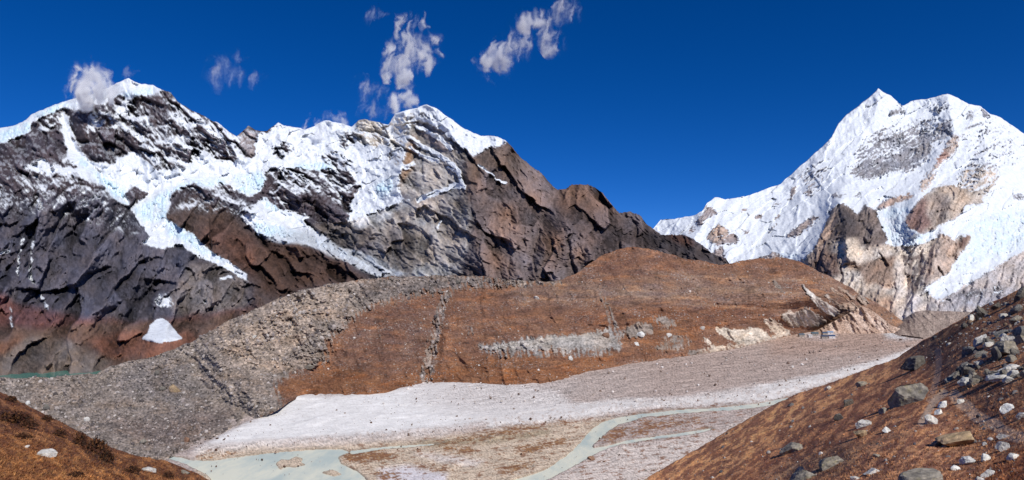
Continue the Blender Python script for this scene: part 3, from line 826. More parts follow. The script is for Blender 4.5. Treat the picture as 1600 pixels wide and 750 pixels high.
def valley_floor():
    nc, nr = 1150, 330
    u = np.linspace(-150, 1750, nc)
    k = np.linspace(0, 1, nr)
    v = 506 + (800 - 506) * (0.8 * k + 0.2 * k * k)
    U, V = np.meshgrid(u, v)
    D = floor_D(V)
    P = pt(U, V, D)
    X, Y = P[..., 0], P[..., 1]
    wet = Plan(0.0)
    for r in RIVER:
        wet.area(r, 1.0, 1)
    for r in ISLETS:
        wet.area(r, 0.0, 1)
    w2 = U + 2.2 * fbm(U / 14, V / 5, 3, 411), V + 0.9 * fbm(U / 14, V / 5, 3, 412)
    wet = wet.at(*w2)
    terr = Plan(0.0)       # low terraces above the river bed (metres)
    terr.area([(285, 712), (330, 690), (400, 655), (440, 610), (700, 560), (1100, 480), (1500, 480), (1760, 480), (1760, 520), (1440, 540), (1400, 562), (1290, 596), (1200, 622), (1100, 628), (960, 645), (900, 652), (800, 662), (700, 678),
               (600, 689), (500, 696), (400, 701), (310, 712)], 2.4, 3)
    h = terr.at(w2[0], w2[1]) + 0.35 * fbm(X / 30, Y / 60, 4, 413) + 0.5 * ridged(X / 46, Y / 120, 4, 414) + 0.12 * fbm(X / 3, Y / 6, 3, 415)
    h += 0.9 * sstep(0.1, 0.45, fbm(X / 35, Y / 35, 3, 416)) * (1 - wet)
    h = mix(h + 0.25, -1.6, sstep(0.2, 0.8, wet))
    P[..., 2] += h

    c = Plan(lin(184, 168, 158))
    veg = Plan(0.0)
    white, sand, rustd, pale = lin(240, 236, 230), lin(205, 190, 176), lin(122, 78, 52), lin(212, 198, 186)
    c.area([(900, 510), (1300, 500), (1500, 500), (1500, 545), (1380, 572), (1200, 605), (1000, 630), (860, 640), (800, 620), (840, 604)], lin(180, 160, 147), 26)
    c.area([(1200, 528), (1330, 515), (1460, 525), (1440, 545), (1330, 555), (1200, 560)], lin(176, 150, 134), 8)
    c.area([(440, 618), (520, 622), (610, 612), (700, 598), (800, 604), (870, 615), (900, 640), (800, 656), (700, 674), (600, 684), (500, 690), (400, 700), (300, 712), (350, 680), (410, 655)], white, 4)
    c.area([(700, 596), (820, 600), (1000, 570), (1000, 620), (880, 642), (760, 640), (690, 630)], lin(190, 176, 166), 30, 0.85)
    c.area([(640, 606), (760, 602), (900, 596), (900, 620), (760, 640), (640, 636)], lin(212, 202, 194), 14, 0.5)
    c.area([(300, 700), (420, 694), (520, 688), (600, 684), (700, 672), (700, 682), (600, 692), (500, 698), (400, 702), (310, 712)], lin(214, 202, 192), 3)
    # bright cut bank along the terrace
    c.area([(760, 655), (860, 640), (960, 628), (1060, 624), (1140, 612), (1230, 598), (1300, 584), (1390, 560), (1436, 540), (1440, 548), (1400, 566), (1290, 600), (1200, 628), (1100, 634), (1000, 640), (930, 652), (840, 662), (760, 670)], lin(226, 220, 213), 2)
    c.area([(1000, 622), (1100, 616), (1180, 604), (1180, 614), (1100, 624), (1010, 632)], lin(190, 172, 160), 4, 0.5)
    # river bed below the bank
    c.area([(310, 712), (400, 702), (500, 698), (600, 692), (700, 682), (800, 668), (930, 655), (960, 652), (925, 690), (850, 740), (800, 775), (300, 775)], lin(206, 186, 162), 3)
    for q in ([(620, 700), (680, 692), (740, 680), (800, 668), (860, 660), (926, 658), (922, 664), (860, 668), (800, 682), (740, 690), (700, 697)], [(280, 716), (330, 708), (400, 704), (440, 704), (380, 710), (330, 718)], [(520, 714), (560, 704), (600, 704), (640, 716), (600, 722), (560, 728)],
              [(630, 716), (680, 728), (740, 732), (690, 740), (650, 730)], [(660, 702), (740, 700), (752, 708), (730, 714), (690, 708)], [(926, 697), (942, 684), (962, 667), (982, 664), (978, 684), (950, 694)], [(985, 668), (1040, 660), (1100, 652), (1100, 660), (1020, 676), (986, 684)],
              [(980, 652), (1060, 648), (1140, 644), (1060, 652), (1000, 660)], [(800, 700), (850, 690), (900, 680), (890, 694), (840, 706), (800, 716)], [(560, 735), (620, 738), (640, 750), (600, 752)], [(760, 740), (800, 726), (850, 716), (830, 730), (790, 745)], [(1060, 672), (1130, 664), (1120, 672), (1070, 676)]):
        veg.area(q, 1.0, 6)
    c.area([(640, 690), (760, 684), (860, 672), (860, 680), (760, 694), (680, 700)], lin(128, 112, 72), 3, 0.5)
    c.area([(850, 760), (925, 715), (950, 702), (1030, 690), (1120, 676), (1200, 640), (1260, 628), (1200, 700), (1000, 775)], pale, 4)
    c.area([(590, 735), (640, 728), (700, 745), (690, 775), (600, 775)], lin(226, 222, 226), 4, 0.8)
    c.area([(640, 708), (700, 712), (760, 722), (740, 730), (690, 724)], lin(220, 208, 198), 3, 0.8)
    c.area([(1385, 530), (1378, 520), (1400, 515), (1436, 518), (1440, 530), (1410, 533)], lin(205, 204, 202), 3, 0.8)
    c.area([(1246, 530), (1250, 518), (1300, 514), (1310, 528), (1290, 532)], lin(196, 184, 180), 3, 0.7)
    wu, wv = U + 9 * fbm(U / 30, V / 7, 5, 421, 0.6), V + 3.0 * fbm(U / 26, V / 6, 5, 422, 0.65)
    col = c.at(wu, wv)
    st = fbm(*rot(U, V, -7, 60, 2.4), 5, 431, 0.62)
    st2 = fbm(*rot(U, V, -10, 14, 1.6), 4, 441, 0.6)
    up = sstep(660, 600, V + 0.0 * U)
    st3 = fbm(U / 2.4, V / 1.7, 3, 443, 0.7)
    col = col * np.clip(1 + (0.55 * st + 0.4 * st2 + 1.1 * st3) * mix(0.24, 1.0, sstep(0.75, 0.55, col[..., 1])), 0.4, 1.5)[..., None]
    vn = 0.8 * fbm(*rot(U, V, -9, 26, 2.6), 5, 447, 0.7) + 0.6 * fbm(*rot(U, V, -9, 7, 1.6), 3, 446, 0.7)
    vm = sstep(0.42, 0.58, veg.at(U + 5 * fbm(U / 16, V / 5, 4, 448), V + 2.5 * fbm(U / 16, V / 5, 4, 449)) * 0.8 + 0.85 * vn)
    vm = vm * sstep(0.02, 0.15, veg.at(U, V) + 0.1)
    col = mix(col, mix(rustd, lin(172, 128, 80), sstep(-0.2, 0.4, st2)[..., None]) * (1 + 0.5 * st3[..., None]), (0.9 * vm)[..., None])
    bk = Plan(0.0).area([(440, 690), (700, 668), (860, 642), (960, 630), (1060, 626), (1140, 614), (1230, 600), (1300, 586), (1390, 562), (1436, 542), (1440, 550), (1400, 568), (1290, 602), (1200, 630), (1100, 636), (1000, 642), (930, 655), (840, 665), (700, 684), (440, 702)], 1.0, 2).at(U, V)
    bn = sstep(0.12, 0.34, fbm(*rot(U, V, -30, 7, 4), 5, 453, 0.7) + 0.1)
    col = mix(col, lin(176, 150, 132) * (1 + 0.6 * st3[..., None]), (0.4 * bk * bn)[..., None])
    # rusty and green-brown sedge in the river bed, dark specks on the bars
    bed = sstep(0.5, 0.1, np.clip(terr.at(U, V), 0, 1)) * sstep(530, 545, U)
    m = sstep(0.10, 0.26, fbm(*rot(U, V, -8, 18, 4), 6, 451, 0.7)) * bed * 0.85
    col = mix(col, (lin(138, 96, 70) + 0 * st[..., None]) * (1 + 0.5 * st2[..., None]), m[..., None])
    m2 = sstep(0.28, 0.42, fbm(*rot(U, V, -12, 9, 2.6), 4, 461, 0.6)) * (0.35 + 0.5 * bed)
    col = mix(col, lin(120, 84, 64), (0.6 * m2)[..., None])
    chan = sstep(0.80, 0.97, ridged(*rot(wu, wv, -9, 120, 9), 3, 471, 0.6)) * sstep(0.78, 0.6, col[..., 0])
    col = mix(col, lin(206, 194, 184), (0.5 * chan)[..., None])
    chan2 = sstep(0.78, 0.95, ridged(*rot(wu, wv, -14, 60, 6), 3, 473, 0.6)) * bed
    col = mix(col, lin(226, 216, 206), (0.7 * chan2)[..., None])
    edge = sstep(0.05, 0.3, wet) * sstep(0.6, 0.3, wet)
    col = mix(col, lin(128, 114, 98), (0.7 * edge)[..., None])
    # horizon side runs on under the far mountains
    o = mesh_obj('valley_floor', P, gridquads(nr, nc), mat=MAT_GROUND, col=col.reshape(-1, 3))
    tag(o, 'pale gravel plain with white sand bars along the river', kind='structure')
    return wet

valley_floor()

def water_mat(name, a, b, rough=0.06):
    m = bpy.data.materials.new(name)
    m.use_nodes = True
    t = m.node_tree
    bs = t.nodes['Principled BSDF']
    bs.inputs['Roughness'].default_value = rough
    bs.inputs['IOR'].default_value = 1.33
    bs.inputs['Specular IOR Level'].default_value = 0.12
    tc = t.nodes.new('ShaderNodeTexCoord')
    mp = t.nodes.new('ShaderNodeMapping')
    mp.inputs['Scale'].default_value = (1, 0.35, 1)
    n1 = t.nodes.new('ShaderNodeTexNoise')
    n1.inputs['Scale'].default_value = 0.05
    n1.inputs['Detail'].default_value = 6
    n1.inputs['Roughness'].default_value = 0.6
    rp = t.nodes.new('ShaderNodeValToRGB')
    rp.color_ramp.elements[0].position, rp.color_ramp.elements[1].position = 0.38, 0.58
    rp.color_ramp.elements[0].color = (*b, 1)
    rp.color_ramp.elements[1].color = (*a, 1)
    n2 = t.nodes.new('ShaderNodeTexNoise')
    n2.inputs['Scale'].default_value = 0.5
    n2.inputs['Detail'].default_value = 3
    bu = t.nodes.new('ShaderNodeBump')
    bu.inputs['Strength'].default_value = 0.25
    bu.inputs['Distance'].default_value = 0.04
    t.links.new(tc.outputs['Object'], mp.inputs[0])
    t.links.new(mp.outputs[0], n1.inputs['Vector'])
    t.links.new(n1.outputs[0], rp.inputs[0])
    t.links.new(rp.outputs[0], bs.inputs['Base Color'])
    t.links.new(mp.outputs[0], n2.inputs['Vector'])
    t.links.new(n2.outputs[0], bu.inputs['Height'])
    t.links.new(bu.outputs[0], bs.inputs['Normal'])
    return m

def river():
    # one sheet just below the gravel; the bed dips under it where the channels run
    u = np.linspace(200, 1500, 120)
    v = np.linspace(548, 800, 60)
    U, V = np.meshgrid(u, v)
    P = pt(U, V, floor_D(V))
    P[..., 2] -= 0.35
    o = mesh_obj('river', P, gridquads(60, 120), mat=water_mat('milky_river_water', lin(228, 227, 206), lin(192, 203, 194), 0.3))
    tag(o, 'milky pale green braided river across the valley floor', kind='structure')

river()

def lake():
    z = -108.5
    xs = np.linspace(-160, 40, 21)
    pts = []
    for d in np.linspace(880, 1040, 9):
        pts.append(np.stack([(np.linspace(-260, 200, 24) - 800) / F * d, np.full(24, d), np.full(24, z)], -1))
    o = mesh_obj('lake', np.stack(pts)[::-1], gridquads(9, 24), mat=water_mat('turquoise_lake_water', lin(88, 138, 122), lin(70, 122, 112), 0.15))
    tag(o, 'narrow turquoise glacial lake behind the grey moraine', kind='structure')

lake()

# ------------------------------------------------------------------ the grey moraine and the brown hill behind the river
def moraine_and_hill():
    ridge = curve([(-160, 592), (0, 590), (30, 591), (80, 589), (150, 583), (172, 573), (200, 565), (235, 558), (270, 546), (300, 534), (330, 516), (360, 500), (400, 483), (430, 468), (480, 451), (540, 440), (600, 433),
        (700, 430), (760, 432), (800, 437), (850, 440), (880, 437), (905, 424), (935, 401), (962, 391), (990, 385), (1020, 390), (1070, 404), (1110, 410), (1130, 414), (1160, 407), (1190, 404), (1225, 402),
        (1250, 409), (1280, 424), (1310, 439), (1340, 456), (1380, 480), (1400, 494), (1430, 515)])
    base = curve([(-160, 730), (0, 730), (200, 730), (255, 720), (290, 704), (340, 682), (400, 657), (425, 646), (440, 637), (452, 628), (466, 622), (520, 624), (600, 614), (700, 600), (750, 602), (800, 606), (850, 602), (880, 596), (920, 584), (960, 576),
        (1050, 562), (1150, 547), (1225, 528), (1250, 521), (1310, 516), (1380, 517), (1430, 519)])
    ctrl = [(px, py, d) for px, py, d in ((480, 450, 1130), (600, 433, 1290), (700, 430, 1380), (800, 437, 1420), (990, 386, 1650), (1130, 415, 1700), (1225, 403, 1800), (1340, 456, 1890), (1400, 494, 1900), (1320, 490, 1840), (1360, 500, 1870),
            (330, 516, 960), (400, 483, 1040), (150, 583, 880), (0, 590, 865), (-160, 592, 865), (250, 552, 915), (600, 500, 1080), (700, 520, 1060), (800, 500, 1150), (900, 520, 1130), (1000, 480, 1300),
            (1000, 430, 1480), (1100, 470, 1480), (1200, 460, 1600), (1280, 470, 1680), (100, 620, 770), (250, 620, 770), (350, 590, 830), (400, 560, 880), (480, 520, 980), (500, 590, 915), (900, 440, 1420))]
    for px in range(-160, 1450, 60):
        py = float(base(px))
        ctrl.append((px, py, float(floor_D(py))))
    Df = rbf(ctrl, 30)
    U, V = grid(ridge, base, -155, 1428, 1250, 250, jag=2.0, seed=19)
    wu, wv = U + 8 * fbm(U / 36, V / 36, 4, 511), V + 5 * fbm(U / 36, V / 36, 4, 512)
    u2, v2 = U + 3.5 * fbm(U / 8, V / 8, 3, 521), V + 3.0 * fbm(U / 8, V / 8, 3, 522)

    gr = Plan(1.0)      # 1 grass hill, 0 bare rubble
    gr.area([(-160, 560), (150, 570), (330, 500), (480, 440), (700, 425), (810, 432), (780, 445), (700, 452), (640, 462), (600, 470), (560, 490), (540, 510), (505, 535), (520, 560), (480, 575), (440, 590), (424, 605), (440, 625), (450, 640), (400, 660), (300, 710), (240, 760), (-160, 760)], 0.0, 11)
    gr.area([(800, 432), (880, 434), (880, 446), (820, 450), (760, 446)], 0.35, 4)
    # ravine, scarps, screes
    gr.line([(700, 462), (690, 478), (684, 500), (681, 522), (673, 545), (671, 566), (665, 588)], 9, 0.05, 0.66, 1.7)
    for q in ([(738, 530), (752, 538), (790, 534), (830, 526), (900, 522), (948, 516), (952, 506), (958, 518), (968, 532), (972, 548), (920, 552), (860, 552), (780, 553), (752, 548)], [(975, 512), (990, 505), (1006, 502), (1022, 512), (1028, 518), (1000, 526), (982, 528)],
              [(1016, 494), (1042, 494), (1060, 508), (1044, 512), (1026, 504)], [(1034, 530), (1060, 524), (1080, 534), (1050, 546)]):
        gr.area(q, 0.12, 4)
    for q in ([(1249, 442), (1254, 443), (1272, 460), (1296, 476), (1314, 487), (1306, 494), (1292, 492), (1276, 476), (1262, 460)], [(1218, 493), (1232, 485), (1244, 488), (1258, 480), (1278, 491), (1294, 504), (1273, 510), (1237, 510)],
              [(1189, 496), (1212, 502), (1226, 512), (1242, 522), (1215, 527), (1203, 514)], [(1110, 510), (1134, 513), (1151, 517), (1172, 512), (1192, 514), (1207, 527), (1159, 538), (1134, 528)],
              [(1316, 472), (1340, 480), (1330, 486), (1312, 482)], [(1336, 456), (1352, 466), (1360, 480), (1344, 474)]):
        gr.area(q, 0.0, 2)
    for l, w in (([(1080, 552), (1150, 541), (1215, 527)], 7), ([(1300, 452), (1326, 470)], 4), ([(1312, 450), (1338, 468)], 4), ([(1290, 462), (1318, 482)], 4), ([(1100, 530), (1120, 545)], 5), ([(1330, 478), (1372, 500)], 9)):
        gr.line(l, w, 0.15, 0.7)
    gr.area([(752, 548), (860, 546), (972, 544), (960, 558), (860, 560), (770, 560)], 0.55, 4)
    gr.line([(938, 458), (948, 478), (955, 500), (970, 525)], 5, 0.25, 0.6, 1.8)
    gr.area([(726, 512), (738, 508), (742, 520), (732, 526)], 0.45, 4)
    gr.line([(1210, 440), (1222, 455)], 4, 0.1, 0.7)
    gr.area([(540, 510), (600, 495), (660, 480), (670, 520), (650, 560), (560, 570), (520, 560)], 0.72, 16, 0.7)
    gr.area([(1020, 535), (1070, 520), (1090, 535), (1060, 552), (1020, 552)], 0.5, 6)
    g = gr.at(u2, v2)
    n1 = 0.6 * fbm(u2 / 7, v2 / 6, 5, 531, 0.65) + 0.9 * mix(fbm(*rot(U, V, 78, 26, 4), 4, 532, 0.6), fbm(*rot(U, V, 44, 30, 4), 4, 534, 0.6), sstep(1080, 1180, U))
    am = np.clip(4 * g * (1 - g), 0, 1)
    g = sstep(0.30, 0.70, g + am * 0.95 * n1 - 0.10 * sstep(0.25, 0.6, fbm(U / 22, V / 9, 4, 533)))

    rl = Plan(0.0)
    def spur(pts, h, w, p=1.2, taper=1.0):
        rl.add(stroke(pts, w, taper) ** p, h)
    # the sharp crest of the moraine bends down toward the lake
    spur([(480, 452), (420, 490), (372, 520), (338, 550), (350, 580), (388, 608), (432, 634)], 46, 36, 0.9)
    spur([(330, 518), (300, 560), (320, 620), (370, 655)], -14, 38)
    spur([(480, 475), (440, 510), (400, 545), (400, 580), (425, 605)], -6, 36)
    spur([(470, 470), (450, 520), (440, 570)], -12, 24)
    spur([(540, 470), (500, 520), (470, 560)], -10, 22)
    spur([(428, 604), (480, 596), (540, 602), (600, 606)], 30, 24)
    spur([(700, 462), (685, 500), (668, 585)], -22, 18)
    spur([(610, 480), (580, 530), (590, 590)], -12, 22)
    spur([(700, 530), (760, 575), (860, 580)], 16, 26)
    spur([(740, 530), (860, 528), (960, 515)], -14, 12)
    spur([(760, 556), (880, 560), (980, 556)], 12, 12)
    for yb, a in ((430, 14), (438, 16), (452, 24), (466, 20), (484, 20), (500, 16)):
        pts = [(x, yb + 5 * math.sin(x / 60.0 + yb) + (x - 1000) * 0.015) for x in range(760, 1300, 30)]
        spur(pts, a * 0.75, 10, 1.0)
    spur([(1256, 444), (1290, 480), (1320, 494)], -10, 14)
    spur([(1280, 428), (1310, 460), (1350, 490)], 8, 16)
    spur([(1200, 500), (1230, 520)], -7, 12)
    spur([(1240, 470), (1262, 492)], 6, 14)
    spur([(1120, 512), (1150, 535)], -12, 12)
    rel = rl.at(wu, wv)
    Db = Df(U, V)
    k = Db / F       # metres per picture element
    rub = fbm(U / 3.2, V / 2.6, 4, 541, 0.68)
    d1, d2, cid = cells(U / 3.4, V / 2.6, 545)
    e1, e2, eid = cells(U / 8.5, V / 6.0, 547)
    rub2 = np.sqrt(np.clip(0.36 - d1 * d1, 0, 1)) * (0.4 + cid) + 2.2 * np.sqrt(np.clip(0.16 - e1 * e1, 0, 1)) * (eid > 0.55)
    smooth = 9 * fbm(U / 44, V / 14, 5, 551, 0.55) * k + 9 * ridged(*rot(wu, wv, 66, 70, 22), 4, 553, 0.5) * k + 2.2 * fbm(U / 8, V / 4, 3, 555) * k
    mor = sstep(880, 800, U)
    rough = (17 * ridged(*rot(wu, wv, 40, 50, 26), 4, 561, 0.45) + 7 * fbm(U / 13, V / 9, 3, 562) + (2.0 + 1.6 * mor) * rub + (1.2 + 3.2 * mor) * rub2) * k
    scar = 2.2 * ridged(*rot(U, V, 50, 60, 7), 4, 566, 0.5) * k * (1 - mor) * (1 - g)
    gul = scar + ridged(*rot(wu, wv, 62, 60, 10), 4, 565, 0.5) * 7 * k * (1 - g) * sstep(360, 420, U) * sstep(610, 560, V)
    fade = sstep(0, 0.06, (base(U) - V) / 60.0)
    rough = rough * (0.35 + 0.65 * mor)
    smooth = smooth * mix(1.0, 0.45, sstep(1120, 1240, U))
    Dm = Db - rel - mix(rough + gul, smooth, g) * (0.2 + 0.8 * fade)
    P = pt(U, V, Dm)

    gc = Plan(lin(126, 89, 68))
    gc.area([(424, 610), (450, 590), (540, 575), (600, 590), (700, 570), (760, 555), (900, 556), (980, 556), (900, 600), (700, 612), (500, 630)], lin(128, 85, 58), 6)
    gc.area([(560, 490), (660, 466), (700, 470), (660, 560), (560, 575), (530, 550)], lin(110, 80, 66), 10, 0.7)
    gc.area([(900, 430), (990, 386), (1060, 405), (1020, 425), (940, 436)], lin(122, 86, 67), 5)
    gc.area([(800, 436), (900, 440), (1100, 430), (1240, 440), (1240, 470), (1000, 480), (800, 470)], lin(130, 102, 85), 12, 0.9)
    gc.area([(900, 485), (1200, 470), (1200, 500), (1100, 505), (900, 510)], lin(116, 78, 58), 8, 0.8)
    gc.area([(1000, 480), (1080, 500), (1100, 540), (1000, 560), (980, 520)], lin(120, 80, 54), 10, 0.6)
    gc.area([(1275, 415), (1310, 436), (1345, 456), (1432, 510), (1432, 526), (1330, 522), (1296, 500), (1270, 470), (1262, 440)], lin(140, 108, 88), 14, 0.8)
    for yb, xa, xb in ((430, 1010, 1180), (447, 860, 1010), (452, 1090, 1270), (463, 960, 1120), (478, 1060, 1190), (436, 1180, 1260), (470, 820, 900)):
        gc.line([(x, yb + 3 * math.sin(x / 37.0 + yb) + (x - 1000) * 0.01) for x in range(xa, xb, 15)], 2.6, lin(150, 120, 98), 0.4)
    rc = Plan(lin(146, 134, 124))
    rc.area([(340, 520), (420, 475), (500, 450), (560, 445), (540, 480), (480, 520), (440, 580), (400, 600), (350, 570)], lin(166, 150, 136), 10)
    rc.area([(560, 440), (700, 432), (800, 438), (740, 452), (620, 464), (560, 470)], lin(124, 114, 108), 6)
    rc.area([(180, 580), (280, 560), (330, 600), (300, 640), (200, 620)], lin(120, 114, 112), 14, 0.7)
    rc.area([(150, 660), (260, 650), (330, 640), (380, 640), (300, 700), (240, 700)], lin(118, 104, 98), 10, 0.7)
    rc.area([(735, 525), (975, 505), (975, 555), (735, 560)], lin(164, 158, 152), 4)
    rc.area([(735, 528), (800, 534), (950, 512), (950, 526), (800, 545)], lin(192, 184, 172), 4, 0.7)
    rc.area([(1100, 495), (1240, 490), (1240, 550), (1100, 550)], lin(206, 192, 174), 6)
    rc.area([(1212, 482), (1262, 478), (1292, 500), (1260, 512)], lin(182, 168, 156), 4)
    rc.area([(1246, 440), (1270, 446), (1320, 490), (1290, 500)], lin(214, 206, 196), 3)
    rc.area([(1290, 440), (1380, 486), (1380, 516), (1320, 496)], lin(190, 166, 146), 6)
    rc.area([(690, 455), (660, 590), (680, 590), (705, 465)], lin(150, 138, 130), 3)
    cg = gc.at(wu, wv)
    m = fbm(U / 26, V / 9, 5, 571, 0.6)
    m2 = fbm(u2 / 4, v2 / 3, 4, 575, 0.65)
    m3 = fbm(U / 2.3, V / 2.0, 3, 577, 0.7)
    cg = cg * np.clip(1 + 0.45 * m + 0.6 * m2 + 0.95 * m3, 0.3, 2.3)[..., None]
    cg = cg * (1 + np.stack([0.05 * m, 0.0 * m, -0.25 * m], -1))
    stones = sstep(0.3, 0.55, fbm(U / 2.6, V / 2.0, 3, 581, 0.6) + 0.35 * fbm(U / 50, V / 20, 3, 583))
    cg = mix(cg, lin(172, 158, 146), (0.6 * stones)[..., None])
    tint = sstep(-0.05, 0.4, fbm(U / 55, V / 16, 5, 585, 0.6))
    cg = mix(cg, cg * np.array([1.15, 1.3, 1.45]) * 1.1, (0.7 * tint)[..., None])
    drk = sstep(0.1, 0.4, fbm(U / 34, V / 12, 5, 587, 0.62))
    cg = cg * (1 - 0.35 * drk)[..., None]
    gold = sstep(0.05, 0.35, fbm(U / 48, V / 11, 5, 589, 0.62))
    cg = mix(cg, cg * np.array([1.4, 1.2, 0.95]), (0.8 * gold)[..., None])
    cr = rc.at(wu, wv)
    cr = cr * np.clip(0.9 + 0.35 * fbm(U / 22, V / 16, 4, 591) + 0.9 * rub + (0.4 + 0.5 * mor) * (cid - 0.5) * (d1 < 0.6) + 0.5 * (eid > 0.55) * (e1 < 0.4) * (eid - 0.7), 0.2, 2.3)[..., None]
    cr = cr * (1 + 0.30 * fbm(*rot(wu, wv, 62, 50, 7), 4, 565, 0.5) * sstep(360, 420, U))[..., None]
    brn = sstep(-0.1, 0.4, fbm(U / 46, V / 20, 5, 595))
    cr = cr * (1 + np.stack([0.04 * brn, -0.03 * brn, -0.1 * brn], -1))
    lum = fbm(U / 30, V / 12, 4, 597, 0.6)
    cr = cr * (1 + 0.55 * lum)[..., None]
    cg = cg * np.array([0.95, 1.0, 1.06])
    C = mix(cr, cg, g[..., None])

    # rows behind the crest, then two objects that meet along the edge of the grass
    n = 5
    Pb = backrows(P, n, 25, 0.55, -150)
    Cb = np.concatenate([np.repeat(C[:1], n, 0), C], 0)
    area = Plan(0.0)
    area.area([(-160, 500), (330, 480), (480, 430), (700, 420), (812, 425), (790, 446), (700, 454), (640, 464), (600, 472), (560, 492), (540, 512), (505, 537), (520, 562), (480, 577), (440, 592), (424, 607), (440, 627), (450, 642), (400, 670), (300, 720), (240, 780), (-160, 780)], 1.0, 1)
    am = area.at(u2, v2)
    am = np.concatenate([np.repeat(am[:1], n, 0), am], 0).ravel() > 0.5
    nr, nc = Pb.shape[:2]
    q = gridquads(nr, nc)
    pick = am[q].sum(1) >= 2
    for name, sel, mat, lab in (('moraine', pick, MAT_RUBBLE, 'grey bouldery moraine ridge sloping down to the white sand bar'), ('hillside', ~pick, MAT_HILL, 'broad brown grassy hillside with pale scars above the gravel plain')):
        f = q[sel]
        idx, inv = np.unique(f, return_inverse=True)
        o = mesh_obj(name, Pb.reshape(-1, 3)[idx], inv.reshape(-1, 4), mat=mat, col=Cb.reshape(-1, 3)[idx])
        tag(o, lab, kind='structure')
    POOL['hill'] = (U, V, P, g, Dm)

moraine_and_hill()

# ------------------------------------------------------------------ low mounds at the head of the plain
def mound(name, ridge, base, x0, x1, d0, d1, c0, c1, lab, seed, stripes=62):
    U, V = grid(curve(ridge), curve(base), x0, x1, int((x1 - x0) * 1.0), 60, jag=0.8, seed=seed)
    t = (V - V[0]) / np.maximum(V[-1] - V[0], 1)
    db = floor_D(curve(base)(U))
    Db = mix(np.full(U.shape, float(d0)), db, t ** 0.8)
    r = 16 * ridged(*rot(U, V, stripes, 40, 12), 4, seed + 1) + 5 * fbm(U / 4, V / 3, 4, seed + 2, 0.65)
    P = pt(U, V, Db - r * 1.4 * (1 - 0.7 * t))
    m = fbm(*rot(U, V, stripes, 34, 7), 4, seed + 3, 0.6)
    C = mix(np.ones(P.shape) * c0, np.ones(P.shape) * c1, sstep(-0.2, 0.4, m)[..., None])
    C = C * np.clip(1.05 + 1.1 * fbm(U / 2.6, V / 2.2, 3, seed + 4, 0.7) + 0.35 * fbm(U / 14, V / 8, 4, seed + 5), 0.35, 1.9)[..., None]
    o = landform(name, P, C, MAT_RUBBLE, back=(4, 30, 0.5, -140))
    tag(o, lab, kind='structure')
    POOL[lab] = (U, V, P, None, Db)

mound('moraine', [(1262, 521), (1278, 515), (1310, 498), (1334, 485), (1349, 479), (1364, 486), (1392, 508), (1420, 518)], [(1262, 524), (1420, 522)], 1264, 1420, 1790,
      0, lin(166, 140, 122), lin(196, 174, 158), 'tan gullied moraine mound behind the blue-roofed huts', 611, 55)
mound('moraine', [(1382, 524), (1396, 510), (1412, 498), (1430, 487), (1450, 485), (1470, 486), (1530, 488), (1600, 492), (1760, 500)], [(1380, 528), (1440, 532), (1760, 545)], 1384, 1755, 1980,
      0, lin(150, 132, 120), lin(172, 154, 140), 'grey brown rubble mound at the far end of the gravel plain', 631, 50)

# ------------------------------------------------------------------ grassy slopes near the viewer
MAT_SLOPE = ground_mat('dry_turf', 1.3, 0.3, bump=0.12)
MAT_GRASS = ground_mat('dry_grass_blades', 0.6, 0.15)
MAT_STONE = ground_mat('scattered_stone', 1.0, 0.2)

def slope(name, ridge, base, x0, x1, nc, nr, ctrl, roll, plan, lab, seed, lean, lines):
    U, V = grid(curve(ridge), curve(base), x0, x1, nc, nr, jag=1.6, seed=seed)
    Df = rbf(ctrl, 60)
    t = (V - V[0])
    Db = Df(U, V) * (1 + roll * np.exp(-t / 26.0))
    wu, wv = U + 7 * fbm(U / 34, V / 34, 4, seed + 1), V + 7 * fbm(U / 34, V / 34, 4, seed + 2)
    k = Db / F
    hump = 5 * fbm(*rot(U, V, lean, 46, 16), 4, seed + 3) + 2.6 * ridged(*rot(wu, wv, lean, 20, 8), 4, seed + 4, 0.6) + 1.5 * fbm(U / 4, V / 3, 4, seed + 5, 0.65)
    Dm = Db - hump * k * np.clip(0.35 + t / 30, 0, 1) * 1.3
    P = pt(U, V, Dm)
    c = plan.at(wu, wv)
    m = fbm(*rot(wu, wv, lean, 40, 9), 5, seed + 6, 0.6)
    m2 = fbm(*rot(U, V, lean, 9, 3), 4, seed + 7, 0.65)
    pm = sstep(-0.12, 0.22, fbm(*rot(wu, wv, lean, 26, 7), 5, seed + 9, 0.65))[..., None]
    c = mix(c * np.array([0.56, 0.48, 0.52]), c * np.array([1.36, 1.3, 1.12]), pm)
    m3 = fbm(U / 2.6, V / 2.2, 3, seed + 8, 0.7)
    c = c * np.clip(1 + 0.4 * m + 0.6 * m2 + 0.8 * m3, 0.3, 2.2)[..., None]
    c = c * (1 + np.stack([0.12 * m, 0.04 * m, -0.2 * m], -1))
    for pts, w, colr in lines:
        pl = Plan(0.0).line(pts, w, 1.0)
        c = mix(c, colr * (1 + 0.3 * m2)[..., None], (0.85 * sstep(0.3, 0.9, pl.at(U + 1.5 * m2, V + 1.5 * m)))[..., None])
    o = landform(name, P, c, MAT_SLOPE, back=(9, 5, 0.62, -135))
    tag(o, lab, kind='structure')
    return U, V, P, Db, c

